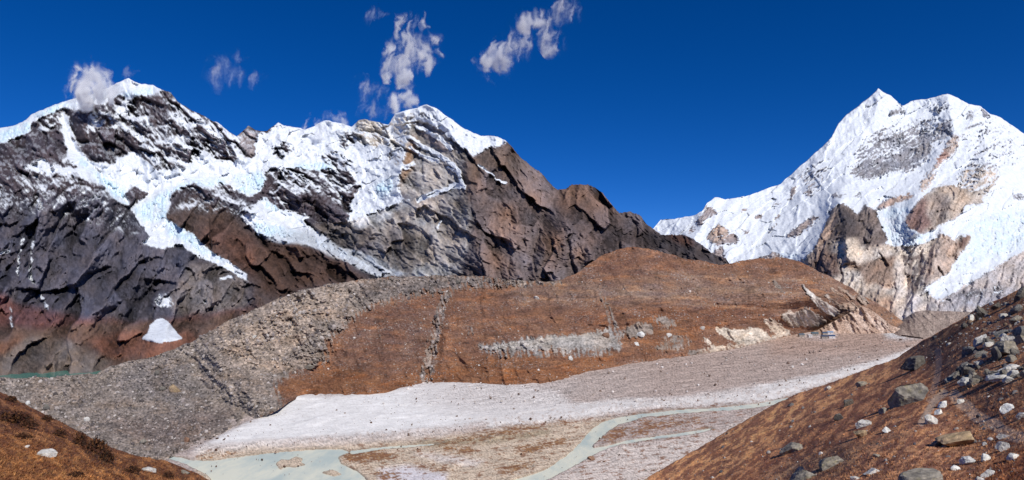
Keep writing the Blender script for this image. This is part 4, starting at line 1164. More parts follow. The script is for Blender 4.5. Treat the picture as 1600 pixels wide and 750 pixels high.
RS = Plan(lin(178, 130, 98))
RS.area([(990, 760), (1100, 690), (1200, 632), (1290, 596), (1400, 556), (1440, 540), (1400, 590), (1300, 640), (1230, 690), (1130, 760)], lin(210, 156, 114), 10, 0.9)
RS.area([(1130, 760), (1200, 700), (1300, 640), (1400, 590), (1440, 560), (1450, 600), (1380, 660), (1280, 720), (1200, 760)], lin(176, 126, 96), 12, 0.9)
RS.area([(1300, 760), (1330, 700), (1420, 660), (1480, 640), (1530, 680), (1500, 760)], lin(176, 132, 104), 14, 0.8)
RS.area([(1480, 530), (1540, 500), (1600, 470), (1770, 430), (1770, 620), (1600, 630), (1500, 610), (1460, 570)], lin(160, 120, 94), 12, 0.8)
RS.area([(1440, 530), (1500, 500), (1560, 466), (1620, 440), (1640, 460), (1560, 490), (1480, 540)], lin(172, 124, 86), 6, 0.8)
RS.area([(1530, 740), (1600, 700), (1770, 680), (1770, 800), (1520, 800)], lin(140, 84, 56), 12, 0.7)
RS.area([(1180, 760), (1240, 715), (1330, 690), (1340, 720), (1260, 760)], lin(130, 112, 98), 8, 0.6)
path_c = lin(206, 170, 142)
R_slope = slope('hillside', [(960, 775), (1000, 753), (1050, 724), (1100, 695), (1150, 665), (1200, 637), (1245, 615), (1290, 601), (1340, 582), (1400, 560), (1440, 533), (1480, 511), (1510, 494), (1530, 480), (1560, 468), (1600, 448), (1680, 405), (1780, 350)],
    [(960, 900), (1780, 900)], 975, 1770, 760, 330,
    [(1000, 750, 85), (1100, 700, 120), (1200, 640, 150), (1290, 603, 160), (1400, 562, 150), (1440, 535, 145), (1530, 480, 125), (1600, 450, 112), (1780, 360, 95), (1600, 750, 30), (1450, 750, 36), (1300, 750, 46), (1150, 750, 66), (1410, 615, 85),
     (1300, 660, 85), (1500, 560, 88), (1600, 600, 56), (1500, 660, 55), (1780, 750, 24), (1780, 550, 50), (1600, 900, 16), (1200, 900, 26), (980, 900, 36), (1780, 900, 13)],
    0.10, RS, 'brown grassy slope strewn with boulders on the right', 701, -34,
    [([(1640, 700), (1600, 685), (1575, 678), (1555, 664), (1535, 656), (1522, 648), (1512, 636), (1500, 628), (1492, 618)], 13, path_c), ([(1452, 625), (1460, 606), (1464, 592), (1467, 572), (1466, 548)], 7, lin(176, 140, 118)),
     ([(1440, 660), (1452, 640), (1464, 622), (1476, 614)], 8, lin(186, 162, 142)), ([(1340, 702), (1375, 688), (1410, 680)], 4, lin(150, 112, 88)), ([(1540, 645), (1542, 625), (1546, 608)], 3, lin(128, 96, 80))])

LS = Plan(lin(146, 104, 74))
LS.area([(-160, 560), (0, 612), (60, 642), (110, 668), (90, 690), (40, 670), (0, 660), (-160, 640)], lin(128, 88, 64), 8, 0.9)
LS.area([(0, 640), (45, 650), (48, 668), (10, 664), (-40, 650)], lin(66, 44, 38), 6, 0.9)
LS.area([(110, 680), (150, 690), (180, 722), (160, 728), (130, 705)], lin(60, 42, 38), 5, 0.9)
LS.area([(0, 690), (60, 690), (110, 720), (200, 740), (200, 775), (0, 775)], lin(158, 112, 74), 12, 0.8)
LS.area([(180, 710), (260, 722), (330, 752), (300, 775), (200, 760)], lin(134, 94, 66), 8, 0.8)
L_slope = slope('hillside', [(-160, 525), (-80, 572), (0, 612), (30, 626), (60, 643), (100, 661), (150, 689), (200, 709), (260, 720), (300, 736), (330, 752), (380, 790), (430, 830)],
    [(-160, 920), (430, 920)], -155, 425, 520, 250,
    [(-160, 530, 120), (0, 614, 110), (100, 664, 98), (200, 712, 90), (330, 752, 80), (430, 830, 60), (0, 750, 44), (150, 750, 55), (-160, 750, 34), (0, 920, 18), (430, 920, 34), (-160, 920, 16), (60, 690, 72)],
    0.10, LS, 'orange brown grassy hillside in the lower left corner', 751, 30, [])

def pool_pick(U, V, n, r, keep=None, vmax=770):
    nr, nc = U.shape
    ok = (V < vmax) & (V > V[0] + 1.0) & (U > -40) & (U < 1640)
    if keep is not None:
        ok = ok & keep
    idx = np.flatnonzero(ok.ravel())
    return r.choice(idx, n)

def grass(name, S, n, size, lab, seed, tones):
    U, V, P, Db, c = S
    r = np.random.default_rng(seed)
    idx = pool_pick(U, V, n, r)
    base = P.reshape(-1, 3)[idx] + r.normal(0, 0.08, (n, 3)) * [1, 1, 0]
    cc = c.reshape(-1, 3)[idx]
    w = r.random((n, 1))
    tn = np.array(tones)[r.integers(0, len(tones), n)]
    cc = mix(cc, tn, 0.10 + 0.25 * w) * (0.85 + 0.4 * r.random((n, 1)))
    nb = 5
    h = size * (0.5 + r.random((n, nb)) * 0.9) * (0.6 + 0.8 * w)
    ang = r.random((n, nb)) * 6.283
    spread = 0.6 + 0.8 * r.random((n, nb))
    off = np.stack([np.cos(ang), np.sin(ang)], -1)
    root = base[:, None, :] + np.concatenate([off * 0.10 * size * 2, np.full((n, nb, 1), -0.05)], -1)
    wind = np.array([0.35, 0.1]) * size
    tip = base[:, None, :] + np.concatenate([off * (h * spread)[..., None] + wind, (h * 0.62)[..., None]], -1)
    side = np.stack([-off[..., 1], off[..., 0], np.zeros_like(h)], -1) * (0.09 * size * 2)
    v = np.stack([root - side, root + side, tip], 2).reshape(-1, 3)
    t = np.arange(n * nb * 3).reshape(-1, 3)
    o = mesh_obj(name, v, tris=t, mat=MAT_GRASS, col=np.repeat(cc, nb * 3, 0), smooth=False)
    tag(o, lab, kind='stuff')

grass('dry_grass', R_slope, 14000, 0.15, 'dry brown grass covering the bouldery slope on the right', 81, [lin(150, 102, 62), lin(96, 56, 44), lin(176, 134, 88), lin(112, 66, 46)])
grass('dry_grass', L_slope, 10000, 0.2, 'dry orange grass covering the hill in the lower left corner', 82, [lin(168, 106, 50), lin(104, 58, 38), lin(186, 140, 84), lin(128, 74, 40)])

# ------------------------------------------------------------------ stones
def ico(sub):
    bm = bmesh.new()
    bmesh.ops.create_icosphere(bm, subdivisions=sub, radius=1.0)
    v = np.array([x.co[:] for x in bm.verts])
    f = np.array([[x.index for x in p.verts] for p in bm.faces])
    bm.free()
    return v, f

ICO1, ICO2, ICO4 = ico(1), ico(2), ico(4)

def chip(v, r, n, lo=0.55, hi=0.9):
    """cut flat faces into a ball"""
    v = v.copy()
    for _ in range(n):
        a = r.normal(size=3)
        a /= np.linalg.norm(a)
        d = r.uniform(lo, hi)
        v -= np.maximum(v @ a - d, 0)[:, None] * a
    return v

def rubble(name, pos, size, colr, lab, seed, ico_=ICO1, cat=None):
    r = np.random.default_rng(seed)
    n = len(pos)
    bv, bf = ico_
    var = [chip(bv, r, 4, 0.45, 0.85) for _ in range(24)]
    k = r.integers(0, 24, n)
    V = np.stack(var)[k]
    q = r.normal(size=(n, 4))
    q /= np.linalg.norm(q, axis=1)[:, None]
    w, x, y, z = q.T
    R = np.stack([1 - 2 * (y * y + z * z), 2 * (x * y - z * w), 2 * (x * z + y * w), 2 * (x * y + z * w), 1 - 2 * (x * x + z * z), 2 * (y * z - x * w), 2 * (x * z - y * w), 2 * (y * z + x * w), 1 - 2 * (x * x + y * y)], -1).reshape(n, 3, 3)
    sc = size[:, None] * r.uniform(0.6, 1.2, (n, 3))
    V = np.einsum('nij,nvj->nvi', R, V * sc[:, None, :]) + pos[:, None, :]
    T = (bf[None] + (np.arange(n) * len(bv))[:, None, None]).reshape(-1, 3)
    o = mesh_obj(name, V.reshape(-1, 3), tris=T, mat=MAT_STONE, col=np.repeat(colr, len(bv), 0), smooth=False)
    tag(o, lab, cat, kind='stuff')
    return o

def tones(r, n, cols, lo=0.7, hi=1.25):
    return np.array(cols)[r.integers(0, len(cols), n)] * r.uniform(lo, hi, (n, 1))

def scatter_rubble():
    U, V, P, g, Dm = POOL['hill']
    r = np.random.default_rng(91)
    flat = P.reshape(-1, 3)
    # moraine
    area = (g < 0.4) & (U < 850) & (U > -60) & (V < 720)
    dens = area * (0.35 + 0.65 * sstep(-0.2, 0.4, fbm(U / 40, V / 24, 3, 95)))
    p = dens.ravel() / dens.sum()
    n = 15000
    i = r.choice(len(p), n, p=p)
    size = np.minimum(r.pareto(2.1, n) * 0.55 + 0.45, 4.6) * (flat[i, 1] / F) * 0.9
    rubble('moraine_rubble', flat[i], size, tones(r, n, [lin(140, 130, 126), lin(112, 104, 101), lin(166, 156, 149), lin(90, 83, 81), lin(184, 175, 168)]), 'loose grey rubble of broken stones on the moraine', 92)
    # brown hill: pale stones in loose trails
    area = (g > 0.5)
    trail = sstep(0.0, 0.45, fbm(U / 60, V / 14, 4, 97)) + 0.8 * (np.abs(U - 690 + (V - 470) * 0.2) < 45) * (V > 470) + 0.8 * sstep(560, 500, V) * sstep(640, 540, U) + 0.15
    dens = area * trail
    p = dens.ravel() / dens.sum()
    n = 7500
    i = r.choice(len(p), n, p=p)
    size = np.minimum(r.pareto(2.5, n) * 0.5 + 0.45, 3.4) * (flat[i, 1] / F) * 0.62
    rubble('hillside_stones', flat[i], size, tones(r, n, [lin(176, 164, 152), lin(150, 132, 118), lin(120, 108, 102), lin(204, 194, 184)]), 'small pale stones strewn over the brown hillside', 93)
    # gravel plain and sand bars
    n = 4200
    pu, pv = r.uniform(300, 1450, n), r.uniform(530, 745, n)
    barw = np.interp(pu, [300, 440, 700, 960, 1200, 1440], [712, 700, 682, 655, 628, 545])
    keep = (pv > np.interp(pu, [300, 440, 700, 960, 1200, 1440], [702, 624, 604, 580, 545, 530])) & (r.random(n) < np.exp(-np.abs(pv - barw + 6) / 16) + 0.16)
    pu, pv, barw = pu[keep], pv[keep], barw[keep]
    n = len(pu)
    pos = pt(pu, pv, floor_D(pv))
    pos[:, 2] += 0.6
    pos[:, 2] += np.where(pv < barw, 2.4, 0.0)
    size = np.minimum(r.pareto(2.2, n) * 0.6 + 0.6, 3.0) * pos[:, 1] / F * 0.85
    rubble('gravel_bar_stones', pos, size, tones(r, n, [lin(110, 84, 66), lin(130, 110, 96), lin(84, 62, 50), lin(170, 156, 144)]), 'dark stones and sedge clumps dotted along the river banks', 94)
    n = 3000
    pu, pv = r.uniform(560, 1460, n), r.uniform(526, 640, n)
    lo = np.interp(pu, [560, 700, 960, 1200, 1440], [616, 604, 580, 545, 528])
    hi = np.interp(pu, [560, 700, 960, 1200, 1440], [690, 680, 650, 622, 542])
    keep = (pv > lo + 2) & (pv < hi)
    pu, pv = pu[keep], pv[keep]
    pos = pt(pu, pv, floor_D(pv))
    pos[:, 2] += 4.4
    size = np.minimum(r.pareto(2.2, len(pu)) * 0.5 + 0.45, 3.0) * pos[:, 1] / F * 0.85
    rubble('plain_stones', pos, size, tones(r, len(pu), [lin(206, 196, 186), lin(150, 132, 120), lin(126, 106, 94), lin(222, 214, 206)]), 'pale pebbles and stones scattered over the gravel plain', 99)
    # right slope: small pale stones between the boulders
    U2, V2, P2, Db2, c2 = R_slope
    r = np.random.default_rng(96)
    dens = ((V2 < 760) & (V2 > V2[0] + 3) & (U2 < 1620)) * (0.06 + sstep(1360, 1560, U2) * sstep(0.0, 0.5, fbm(U2 / 60, V2 / 30, 4, 98) + 0.5 * sstep(620, 540, V2) * sstep(1460, 1540, U2)))
    p = dens.ravel() / dens.sum()
    n = 2600
    i = r.choice(len(p), n, p=p)
    q = P2.reshape(-1, 3)[i]
    size = np.minimum(r.pareto(1.9, n) * 0.8 + 0.5, 6.5) * q[:, 1] / F * 0.75
    rubble('slope_stones', q, size, tones(r, n, [lin(150, 144, 138), lin(124, 120, 118), lin(190, 186, 180), lin(96, 96, 100), lin(144, 122, 102)]), 'small pale and grey stones between the boulders on the right slope', 95, ICO2)

scatter_rubble()

def boulder_mat():
    m = ground_mat('lichen_boulder', 1.6, 0.55, bump=0.18, rough=0.9, spec=0.25)
    return m

MAT_BOULDER = boulder_mat()
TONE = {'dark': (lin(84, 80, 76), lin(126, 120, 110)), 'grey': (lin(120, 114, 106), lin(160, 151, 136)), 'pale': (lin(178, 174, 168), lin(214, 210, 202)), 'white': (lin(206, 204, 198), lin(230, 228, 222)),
        'tan': (lin(150, 128, 104), lin(186, 160, 124)), 'slate': (lin(96, 94, 92), lin(146, 141, 132)), 'brown': (lin(128, 96, 76), lin(150, 118, 96))}

def lookup(S, px, py):
    U, V, P = S[:3]
    j = int(np.clip(np.searchsorted(U[0], px), 0, U.shape[1] - 1))
    i = int(np.clip(np.searchsorted(V[:, j], py), 0, U.shape[0] - 1))
    return P[i, j]

def boulder(S, px, py, w, h, tone, roll, label, seed, group=None, name='boulder', cat='boulder', depth=None):
    r = np.random.default_rng(seed)
    v, f = ICO4
    slab = h / w < 0.62
    v = chip(v, r, 9, 0.34, 0.8)
    v /= np.abs(v).max(0)
    nz = fbm(v[:, 0] * 1.7 + seed, v[:, 1] * 1.7 + v[:, 2] * 2.3, 4, seed % 97, 0.55)
    nrm = v / np.linalg.norm(v, axis=1)[:, None]
    nf = fbm(v[:, 0] * 5 + seed, v[:, 1] * 5 + v[:, 2] * 6, 3, seed % 89, 0.6)
    v = v + nrm * (0.12 * nz + 0.06 * nf)[:, None]
    g = lookup(S, px, min(py + 0.30 * h, 765))
    D = g[1]
    if depth:
        D = depth
    k = D / F
    a, b = TONE[tone]
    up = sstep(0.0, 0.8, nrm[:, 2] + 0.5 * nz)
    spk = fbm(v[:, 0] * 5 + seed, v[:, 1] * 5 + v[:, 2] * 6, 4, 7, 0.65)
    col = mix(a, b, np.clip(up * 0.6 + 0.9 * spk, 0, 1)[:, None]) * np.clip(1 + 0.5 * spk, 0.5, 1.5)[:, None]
    lich = sstep(0.18, 0.4, fbm(v[:, 0] * 3 - seed, v[:, 1] * 3 + v[:, 2] * 3, 3, 9))
    col = mix(col, lin(170, 158, 96), (0.30 * lich * (tone in ('tan', 'grey', 'white', 'pale')))[:, None])
    v = v * [w * 0.54 * k, w * 0.45 * k, h * 0.66 * k]
    t = math.radians(roll)
    x, z = v[:, 0].copy(), v[:, 2].copy()
    v[:, 0], v[:, 2] = x * math.cos(t) - z * math.sin(t), x * math.sin(t) + z * math.cos(t)
    c = pt(px, py + 0.14 * h, D)
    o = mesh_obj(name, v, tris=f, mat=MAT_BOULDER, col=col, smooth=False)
    o.location = Vector(c)
    tag(o, label, cat, group)
    return o

SEED = [500]
def bl(S, rows, group):
    for px, py, w, h, tone, roll, lab in rows:
        SEED[0] += 7
        boulder(S, px, py, w, h, tone, roll, lab, SEED[0], group)

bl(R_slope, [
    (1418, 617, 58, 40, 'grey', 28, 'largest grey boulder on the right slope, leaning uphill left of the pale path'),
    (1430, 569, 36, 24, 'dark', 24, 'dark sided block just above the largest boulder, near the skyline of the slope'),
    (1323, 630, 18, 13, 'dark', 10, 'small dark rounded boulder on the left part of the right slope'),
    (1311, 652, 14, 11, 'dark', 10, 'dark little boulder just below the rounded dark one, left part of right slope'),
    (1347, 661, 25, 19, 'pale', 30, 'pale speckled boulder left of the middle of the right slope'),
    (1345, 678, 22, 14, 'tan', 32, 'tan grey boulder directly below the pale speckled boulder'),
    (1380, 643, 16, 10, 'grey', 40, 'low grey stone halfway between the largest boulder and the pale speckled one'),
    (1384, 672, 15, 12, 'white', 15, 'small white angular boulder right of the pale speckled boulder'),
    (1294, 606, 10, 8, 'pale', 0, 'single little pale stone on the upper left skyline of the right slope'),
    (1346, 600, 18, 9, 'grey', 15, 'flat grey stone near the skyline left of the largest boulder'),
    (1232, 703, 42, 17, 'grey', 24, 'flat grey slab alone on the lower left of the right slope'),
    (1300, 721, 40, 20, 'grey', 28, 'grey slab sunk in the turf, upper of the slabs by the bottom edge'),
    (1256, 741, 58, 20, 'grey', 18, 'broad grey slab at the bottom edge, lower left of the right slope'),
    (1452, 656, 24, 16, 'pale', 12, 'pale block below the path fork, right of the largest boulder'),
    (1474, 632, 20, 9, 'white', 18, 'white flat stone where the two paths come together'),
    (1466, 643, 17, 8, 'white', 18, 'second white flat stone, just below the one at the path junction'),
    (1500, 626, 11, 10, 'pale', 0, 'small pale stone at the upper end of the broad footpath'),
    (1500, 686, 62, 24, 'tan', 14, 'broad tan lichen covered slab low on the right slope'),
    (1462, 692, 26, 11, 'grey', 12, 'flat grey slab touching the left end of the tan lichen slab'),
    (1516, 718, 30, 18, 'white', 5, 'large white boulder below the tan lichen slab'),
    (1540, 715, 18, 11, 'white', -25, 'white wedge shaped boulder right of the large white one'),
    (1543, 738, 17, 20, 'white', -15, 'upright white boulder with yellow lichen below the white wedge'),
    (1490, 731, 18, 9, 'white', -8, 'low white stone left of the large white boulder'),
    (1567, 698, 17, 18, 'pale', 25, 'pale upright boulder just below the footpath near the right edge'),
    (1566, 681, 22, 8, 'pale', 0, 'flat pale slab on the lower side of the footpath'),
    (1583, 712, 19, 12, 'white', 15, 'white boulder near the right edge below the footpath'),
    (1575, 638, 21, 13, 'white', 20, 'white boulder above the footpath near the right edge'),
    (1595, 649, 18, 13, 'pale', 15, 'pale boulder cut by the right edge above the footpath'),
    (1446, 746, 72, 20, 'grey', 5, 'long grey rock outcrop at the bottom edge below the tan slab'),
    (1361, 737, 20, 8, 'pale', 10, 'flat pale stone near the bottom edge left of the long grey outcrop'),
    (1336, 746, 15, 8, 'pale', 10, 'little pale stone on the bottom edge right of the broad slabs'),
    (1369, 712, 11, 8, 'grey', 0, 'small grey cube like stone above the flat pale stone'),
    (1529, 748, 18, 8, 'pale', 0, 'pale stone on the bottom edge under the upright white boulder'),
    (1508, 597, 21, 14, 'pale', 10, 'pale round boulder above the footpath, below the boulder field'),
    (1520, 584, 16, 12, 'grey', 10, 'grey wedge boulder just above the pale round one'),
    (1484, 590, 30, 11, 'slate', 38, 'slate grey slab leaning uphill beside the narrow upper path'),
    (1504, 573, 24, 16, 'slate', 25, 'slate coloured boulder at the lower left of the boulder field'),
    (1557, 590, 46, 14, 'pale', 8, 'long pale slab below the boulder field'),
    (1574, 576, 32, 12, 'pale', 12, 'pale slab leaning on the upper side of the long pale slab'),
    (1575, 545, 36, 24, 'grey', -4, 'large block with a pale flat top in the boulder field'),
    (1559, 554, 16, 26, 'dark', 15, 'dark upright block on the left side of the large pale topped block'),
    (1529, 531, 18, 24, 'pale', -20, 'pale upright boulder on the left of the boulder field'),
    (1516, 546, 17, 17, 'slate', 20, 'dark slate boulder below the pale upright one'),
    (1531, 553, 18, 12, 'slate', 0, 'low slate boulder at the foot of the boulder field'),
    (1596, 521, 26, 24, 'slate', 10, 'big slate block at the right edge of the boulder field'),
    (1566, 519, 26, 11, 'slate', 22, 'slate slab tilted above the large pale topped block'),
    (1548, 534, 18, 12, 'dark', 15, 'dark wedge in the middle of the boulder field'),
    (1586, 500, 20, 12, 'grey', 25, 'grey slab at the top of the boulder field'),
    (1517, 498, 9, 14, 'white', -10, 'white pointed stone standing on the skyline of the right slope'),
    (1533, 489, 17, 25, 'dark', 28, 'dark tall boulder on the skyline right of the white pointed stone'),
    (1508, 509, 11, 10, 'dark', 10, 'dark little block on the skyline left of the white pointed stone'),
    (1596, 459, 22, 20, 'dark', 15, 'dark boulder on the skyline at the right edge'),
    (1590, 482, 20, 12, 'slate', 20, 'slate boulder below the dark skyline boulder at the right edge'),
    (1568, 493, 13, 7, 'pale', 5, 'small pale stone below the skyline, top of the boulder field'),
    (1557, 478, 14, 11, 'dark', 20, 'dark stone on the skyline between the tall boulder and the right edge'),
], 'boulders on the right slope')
bl(L_slope, [
    (74, 709, 25, 14, 'pale', -8, 'pale grey boulder on the orange hill in the lower left corner'),
    (232, 733, 22, 10, 'pale', -5, 'low pale boulder at the right foot of the lower left hill'),
    (290, 738, 14, 7, 'grey', -10, 'small grey stone on the lower right rim of the left hill'),
    (42, 697, 8, 5, 'pale', 0, 'small stone left of the pale boulder on the lower left hill'),
], 'boulders on the left hill')
rb = np.random.default_rng(333)
for i in range(34):
    px = rb.uniform(1492, 1606)
    py = rb.uniform(max(486, 560 - (px - 1492) * 0.62), 600)
    w = rb.uniform(8, 19)
    boulder(R_slope, px, py, w, w * rb.uniform(0.55, 0.9), ['grey', 'slate', 'dark', 'pale', 'grey'][i % 5], rb.uniform(-20, 35), 'small angular block wedged among the larger rocks of the boulder field', 900 + i * 11, 'small blocks in the boulder field')
hs = POOL['hill']
bl(hs, [
    (273, 606, 18, 13, 'tan', 0, 'biggest tan grey boulder in the middle of the moraine rubble'),
    (254, 608, 9, 8, 'dark', 0, 'dark boulder beside the biggest tan boulder on the moraine'),
    (42, 629, 9, 7, 'white', 0, 'white boulder low on the left of the moraine'),
    (74, 636, 10, 11, 'dark', 0, 'dark boulder on the left of the moraine near the orange hill'),
    (135, 655, 9, 7, 'pale', 0, 'pale boulder low on the moraine above the orange hill'),
    (246, 583, 9, 9, 'dark', 0, 'dark boulder high on the moraine above the biggest one'),
    (293, 687, 10, 9, 'brown', 0, 'brown boulder at the foot of the moraine beside the white sand'),
    (225, 690, 12, 8, 'grey', 0, 'grey boulder at the moraine foot near the river pool'),
    (398, 525, 9, 7, 'pale', 0, 'pale boulder near the bend of the moraine crest'),
    (716, 441, 11, 6, 'dark', 0, 'dark boulder on the crest line where moraine meets brown hill'),
    (690, 457, 10, 5, 'dark', 0, 'dark stone at the head of the grey ravine'),
    (1000, 523, 14, 10, 'white', 0, 'large white boulder on the brown hillside right of the long scar'),
    (995, 537, 9, 5, 'white', 0, 'flat white boulder just below the large white hillside boulder'),
    (1045, 524, 10, 7, 'pale', 0, 'pale boulder right of the large white hillside boulder'),
    (947, 524, 13, 9, 'brown', 0, 'brown boulder at the right end of the long pale scar'),
    (890, 559, 10, 6, 'pale', 0, 'pale boulder on the grass below the long pale scar'),
    (838, 465, 9, 5, 'pale', 0, 'pale stone high on the left part of the brown hillside'),
    (1096, 512, 9, 6, 'pale', 0, 'pale boulder left of the bright gully on the hillside'),
    (484, 572, 16, 6, 'grey', 0, 'flat grey boulder on the edge between moraine and brown hill'),
], 'boulders on the moraine and hillside')

# ------------------------------------------------------------------ shrubs on the left hill
MAT_SHRUB = ground_mat('dark_dwarf_shrub', 1.5, 0.25)

def shrub_mesh(seed, n=700):
    """low cushion of twigs and small leaves, one metre across"""
    r = np.random.default_rng(seed)
    a, rad, hh = r.random(n) * 6.283, np.sqrt(r.random(n)), r.random(n)
    lump = 0.75 + 0.35 * np.sin(a * 3 + seed) * np.cos(a * 5 + seed * 2)
    top = 0.42 * np.sqrt(np.clip(1 - rad ** 2, 0, 1)) * (0.7 + 0.6 * r.random(n))
    p = np.stack([np.cos(a) * rad * 0.5 * lump, np.sin(a) * rad * 0.5 * lump, top * (0.35 + 0.65 * hh)], -1)
    d = r.normal(size=(n, 3)) + [0, 0, 0.6]
    d /= np.linalg.norm(d, axis=1)[:, None]
    e = np.cross(d, r.normal(size=(n, 3)))
    e /= np.linalg.norm(e, axis=1)[:, None] + 1e-9
    L, W = r.uniform(0.05, 0.11, (n, 1)), r.uniform(0.02, 0.045, (n, 1))
    v = np.stack([p - e * W, p + e * W, p + d * L + e * W * 0.3, p + d * L - e * W * 0.3], 1).reshape(-1, 3)
    c = tones(r, n, [lin(70, 46, 38), lin(88, 56, 42), lin(56, 44, 36), lin(104, 70, 44)])
    return v, np.arange(n * 4).reshape(-1, 4), np.repeat(c, 4, 0)

def stem_mesh(seed):
    r = np.random.default_rng(seed)
    v, q = [], []
    for k in range(9):
        a = k * 0.7 + r.random()
        tip = np.array([math.cos(a) * 0.36, math.sin(a) * 0.36, 0.26 + 0.1 * r.random()])
        b = len(v)
        for w, c in ((0.022, np.zeros(3)), (0.008, tip)):
            for j in range(3):
                v.append(c + w * np.array([math.cos(j * 2.1), math.sin(j * 2.1), 0]))
        for j in range(3):
            q.append((b + j, b + (j + 1) % 3, b + 3 + (j + 1) % 3, b + 3 + j))
    v = np.array(v)
    return v, np.array(q), np.ones((len(v), 3)) * lin(80, 62, 50)

def shrubs():
    protos = []
    for k in range(3):
        v, q, c = shrub_mesh(60 + k)
        f = mesh_obj('foliage', v, quads=q, mat=MAT_SHRUB, col=c, smooth=False)
        v, q, c = stem_mesh(80 + k)
        st = mesh_obj('stem', v, quads=q, mat=MAT_SHRUB, col=c)
        protos.append((f.data, st.data))
        for o in (f, st):
            bpy.data.objects.remove(o)
    rows = [(20, 655, 44, 16, 'wide dark shrub near the left edge of the lower left hill'), (42, 664, 30, 12, 'dark shrub right of the wide one at the left edge'),
            (16, 624, 20, 9, 'small dark shrub on the left skyline of the lower left hill'), (72, 655, 18, 9, 'dark shrub halfway down the skyline of the left hill'),
            (125, 690, 26, 20, 'dark shrub in the upper part of the dark hollow on the left hill'), (150, 700, 34, 24, 'largest dark shrub clump on the rim of the left hill'),
            (166, 716, 28, 18, 'dark shrub at the lower end of the big clump on the left hill'), (92, 678, 22, 11, 'dark shrub above the pale boulder on the left hill'),
            (205, 735, 24, 12, 'dark shrub left of the low pale boulder at the hill foot'), (262, 744, 18, 10, 'dark shrub by the bottom edge at the right foot of the left hill'),
            (36, 682, 24, 9, 'dark shrub between the left edge and the pale boulder'), (118, 742, 22, 10, 'dark shrub at the bottom edge below the pale boulder')]
    for i, (px, py, w, h, lab) in enumerate(rows):
        g = lookup(L_slope, px, py + h * 0.3)
        k = g[1] / F
        fm, sm = protos[i % 3]
        e = bpy.data.objects.new('shrub', None)
        COL.objects.link(e)
        e.location = g
        e.rotation_euler = (0, 0, i * 1.3)
        e.scale = (w * k * 1.1, w * k * 1.1, h * k * 2.2)
        tag(e, lab, 'shrub', 'dark shrubs on the left hill')
        for nm, d in (('foliage', fm), ('stem', sm)):
            o = bpy.data.objects.new(nm, d)
            COL.objects.link(o)
            o.parent = e

shrubs()

# ------------------------------------------------------------------ huts and a stone wall at the head of the plain
def flat_mat(name, rgb, rough=0.6, metal=0.0):
    m = bpy.data.materials.new(name)
    m.use_nodes = True
    t = m.node_tree
    b = t.nodes['Principled BSDF']
    b.inputs['Roughness'].default_value = rough
    b.inputs['Metallic'].default_value = metal
    n = t.nodes.new('ShaderNodeTexNoise')
    n.inputs['Scale'].default_value = 1.5
    n.inputs['Detail'].default_value = 4
    rp = t.nodes.new('ShaderNodeValToRGB')
    rp.color_ramp.elements[0].color = (*(np.array(rgb) * 0.7), 1)
    rp.color_ramp.elements[1].color = (*np.clip(np.array(rgb) * 1.25, 0, 0.95), 1)
    t.links.new(n.outputs[0], rp.inputs[0])
    t.links.new(rp.outputs[0], b.inputs['Base Color'])
    return m

def box(a, b):
    (x0, y0, z0), (x1, y1, z1) = a, b
    v = [(x0, y0, z0), (x1, y0, z0), (x1, y1, z0), (x0, y1, z0), (x0, y0, z1), (x1, y0, z1), (x1, y1, z1), (x0, y1, z1)]
    return v, [(0, 3, 2, 1), (4, 5, 6, 7), (0, 1, 5, 4), (1, 2, 6, 5), (2, 3, 7, 6), (3, 0, 4, 7)]

M_WALL = flat_mat('dry_stone', lin(150, 140, 130), 0.9)
M_WHITE = flat_mat('whitewash', lin(206, 200, 196), 0.9)
M_WOOD = flat_mat('dark_wood', lin(80, 62, 50), 0.8)
M_GLASS = flat_mat('window_pane', lin(40, 48, 58), 0.2)

def hut(px, py, L, Wd, H, roofc, wallm, rz, lab):
    g = pt(px, py, floor_D(py))
    e = bpy.data.objects.new('hut', None)
    COL.objects.link(e)
    e.location = Vector(g) + Vector((0, 0, 5.0))
    e.rotation_euler = (0, 0, rz)
    tag(e, lab, 'hut', 'huts at the head of the gravel plain')
    x, y = L / 2, Wd / 2
    v, q = box((-x, -y, -3), (x, y, H))
    n = len(v)
    v += [(-x, 0, H + Wd * 0.3), (x, 0, H + Wd * 0.3)]
    t = [(4, 7, 8), (5, 9, 6)]
    mesh_obj('wall', v, q, t, wallm, smooth=False, parent=e)
    ov, th = 0.6, 0.18
    rv, rq = [], []
    for s in (-1, 1):
        b = len(rv)
        z0, z1 = H - 0.18, H + Wd * 0.3 + 0.04
        for xx in (-x - ov, x + ov):
            for (yy, zz) in ((s * (y + ov), z0 - 0.1), (s * 0.0, z1)):
                rv += [(xx, yy, zz), (xx, yy, zz + th)]
        rq += [(b, b + 2, b + 6, b + 4), (b + 1, b + 5, b + 7, b + 3), (b, b + 4, b + 5, b + 1), (b, b + 1, b + 3, b + 2), (b + 4, b + 6, b + 7, b + 5), (b + 2, b + 3, b + 7, b + 6)]
    mesh_obj('roof', rv, rq, mat=flat_mat('painted_tin_roof', roofc, 0.45), smooth=False, parent=e)
    v, q = box((-0.5, -y - 0.08, -1), (0.5, -y + 0.05, 1.9))
    mesh_obj('door', v, q, mat=M_WOOD, smooth=False, parent=e)
    for xx in (-x * 0.6, x * 0.6):
        v, q = box((xx - 0.55, -y - 0.06, 0.9), (xx + 0.55, -y + 0.05, 1.8))
        mesh_obj('window', v, q, mat=M_GLASS, smooth=False, parent=e)

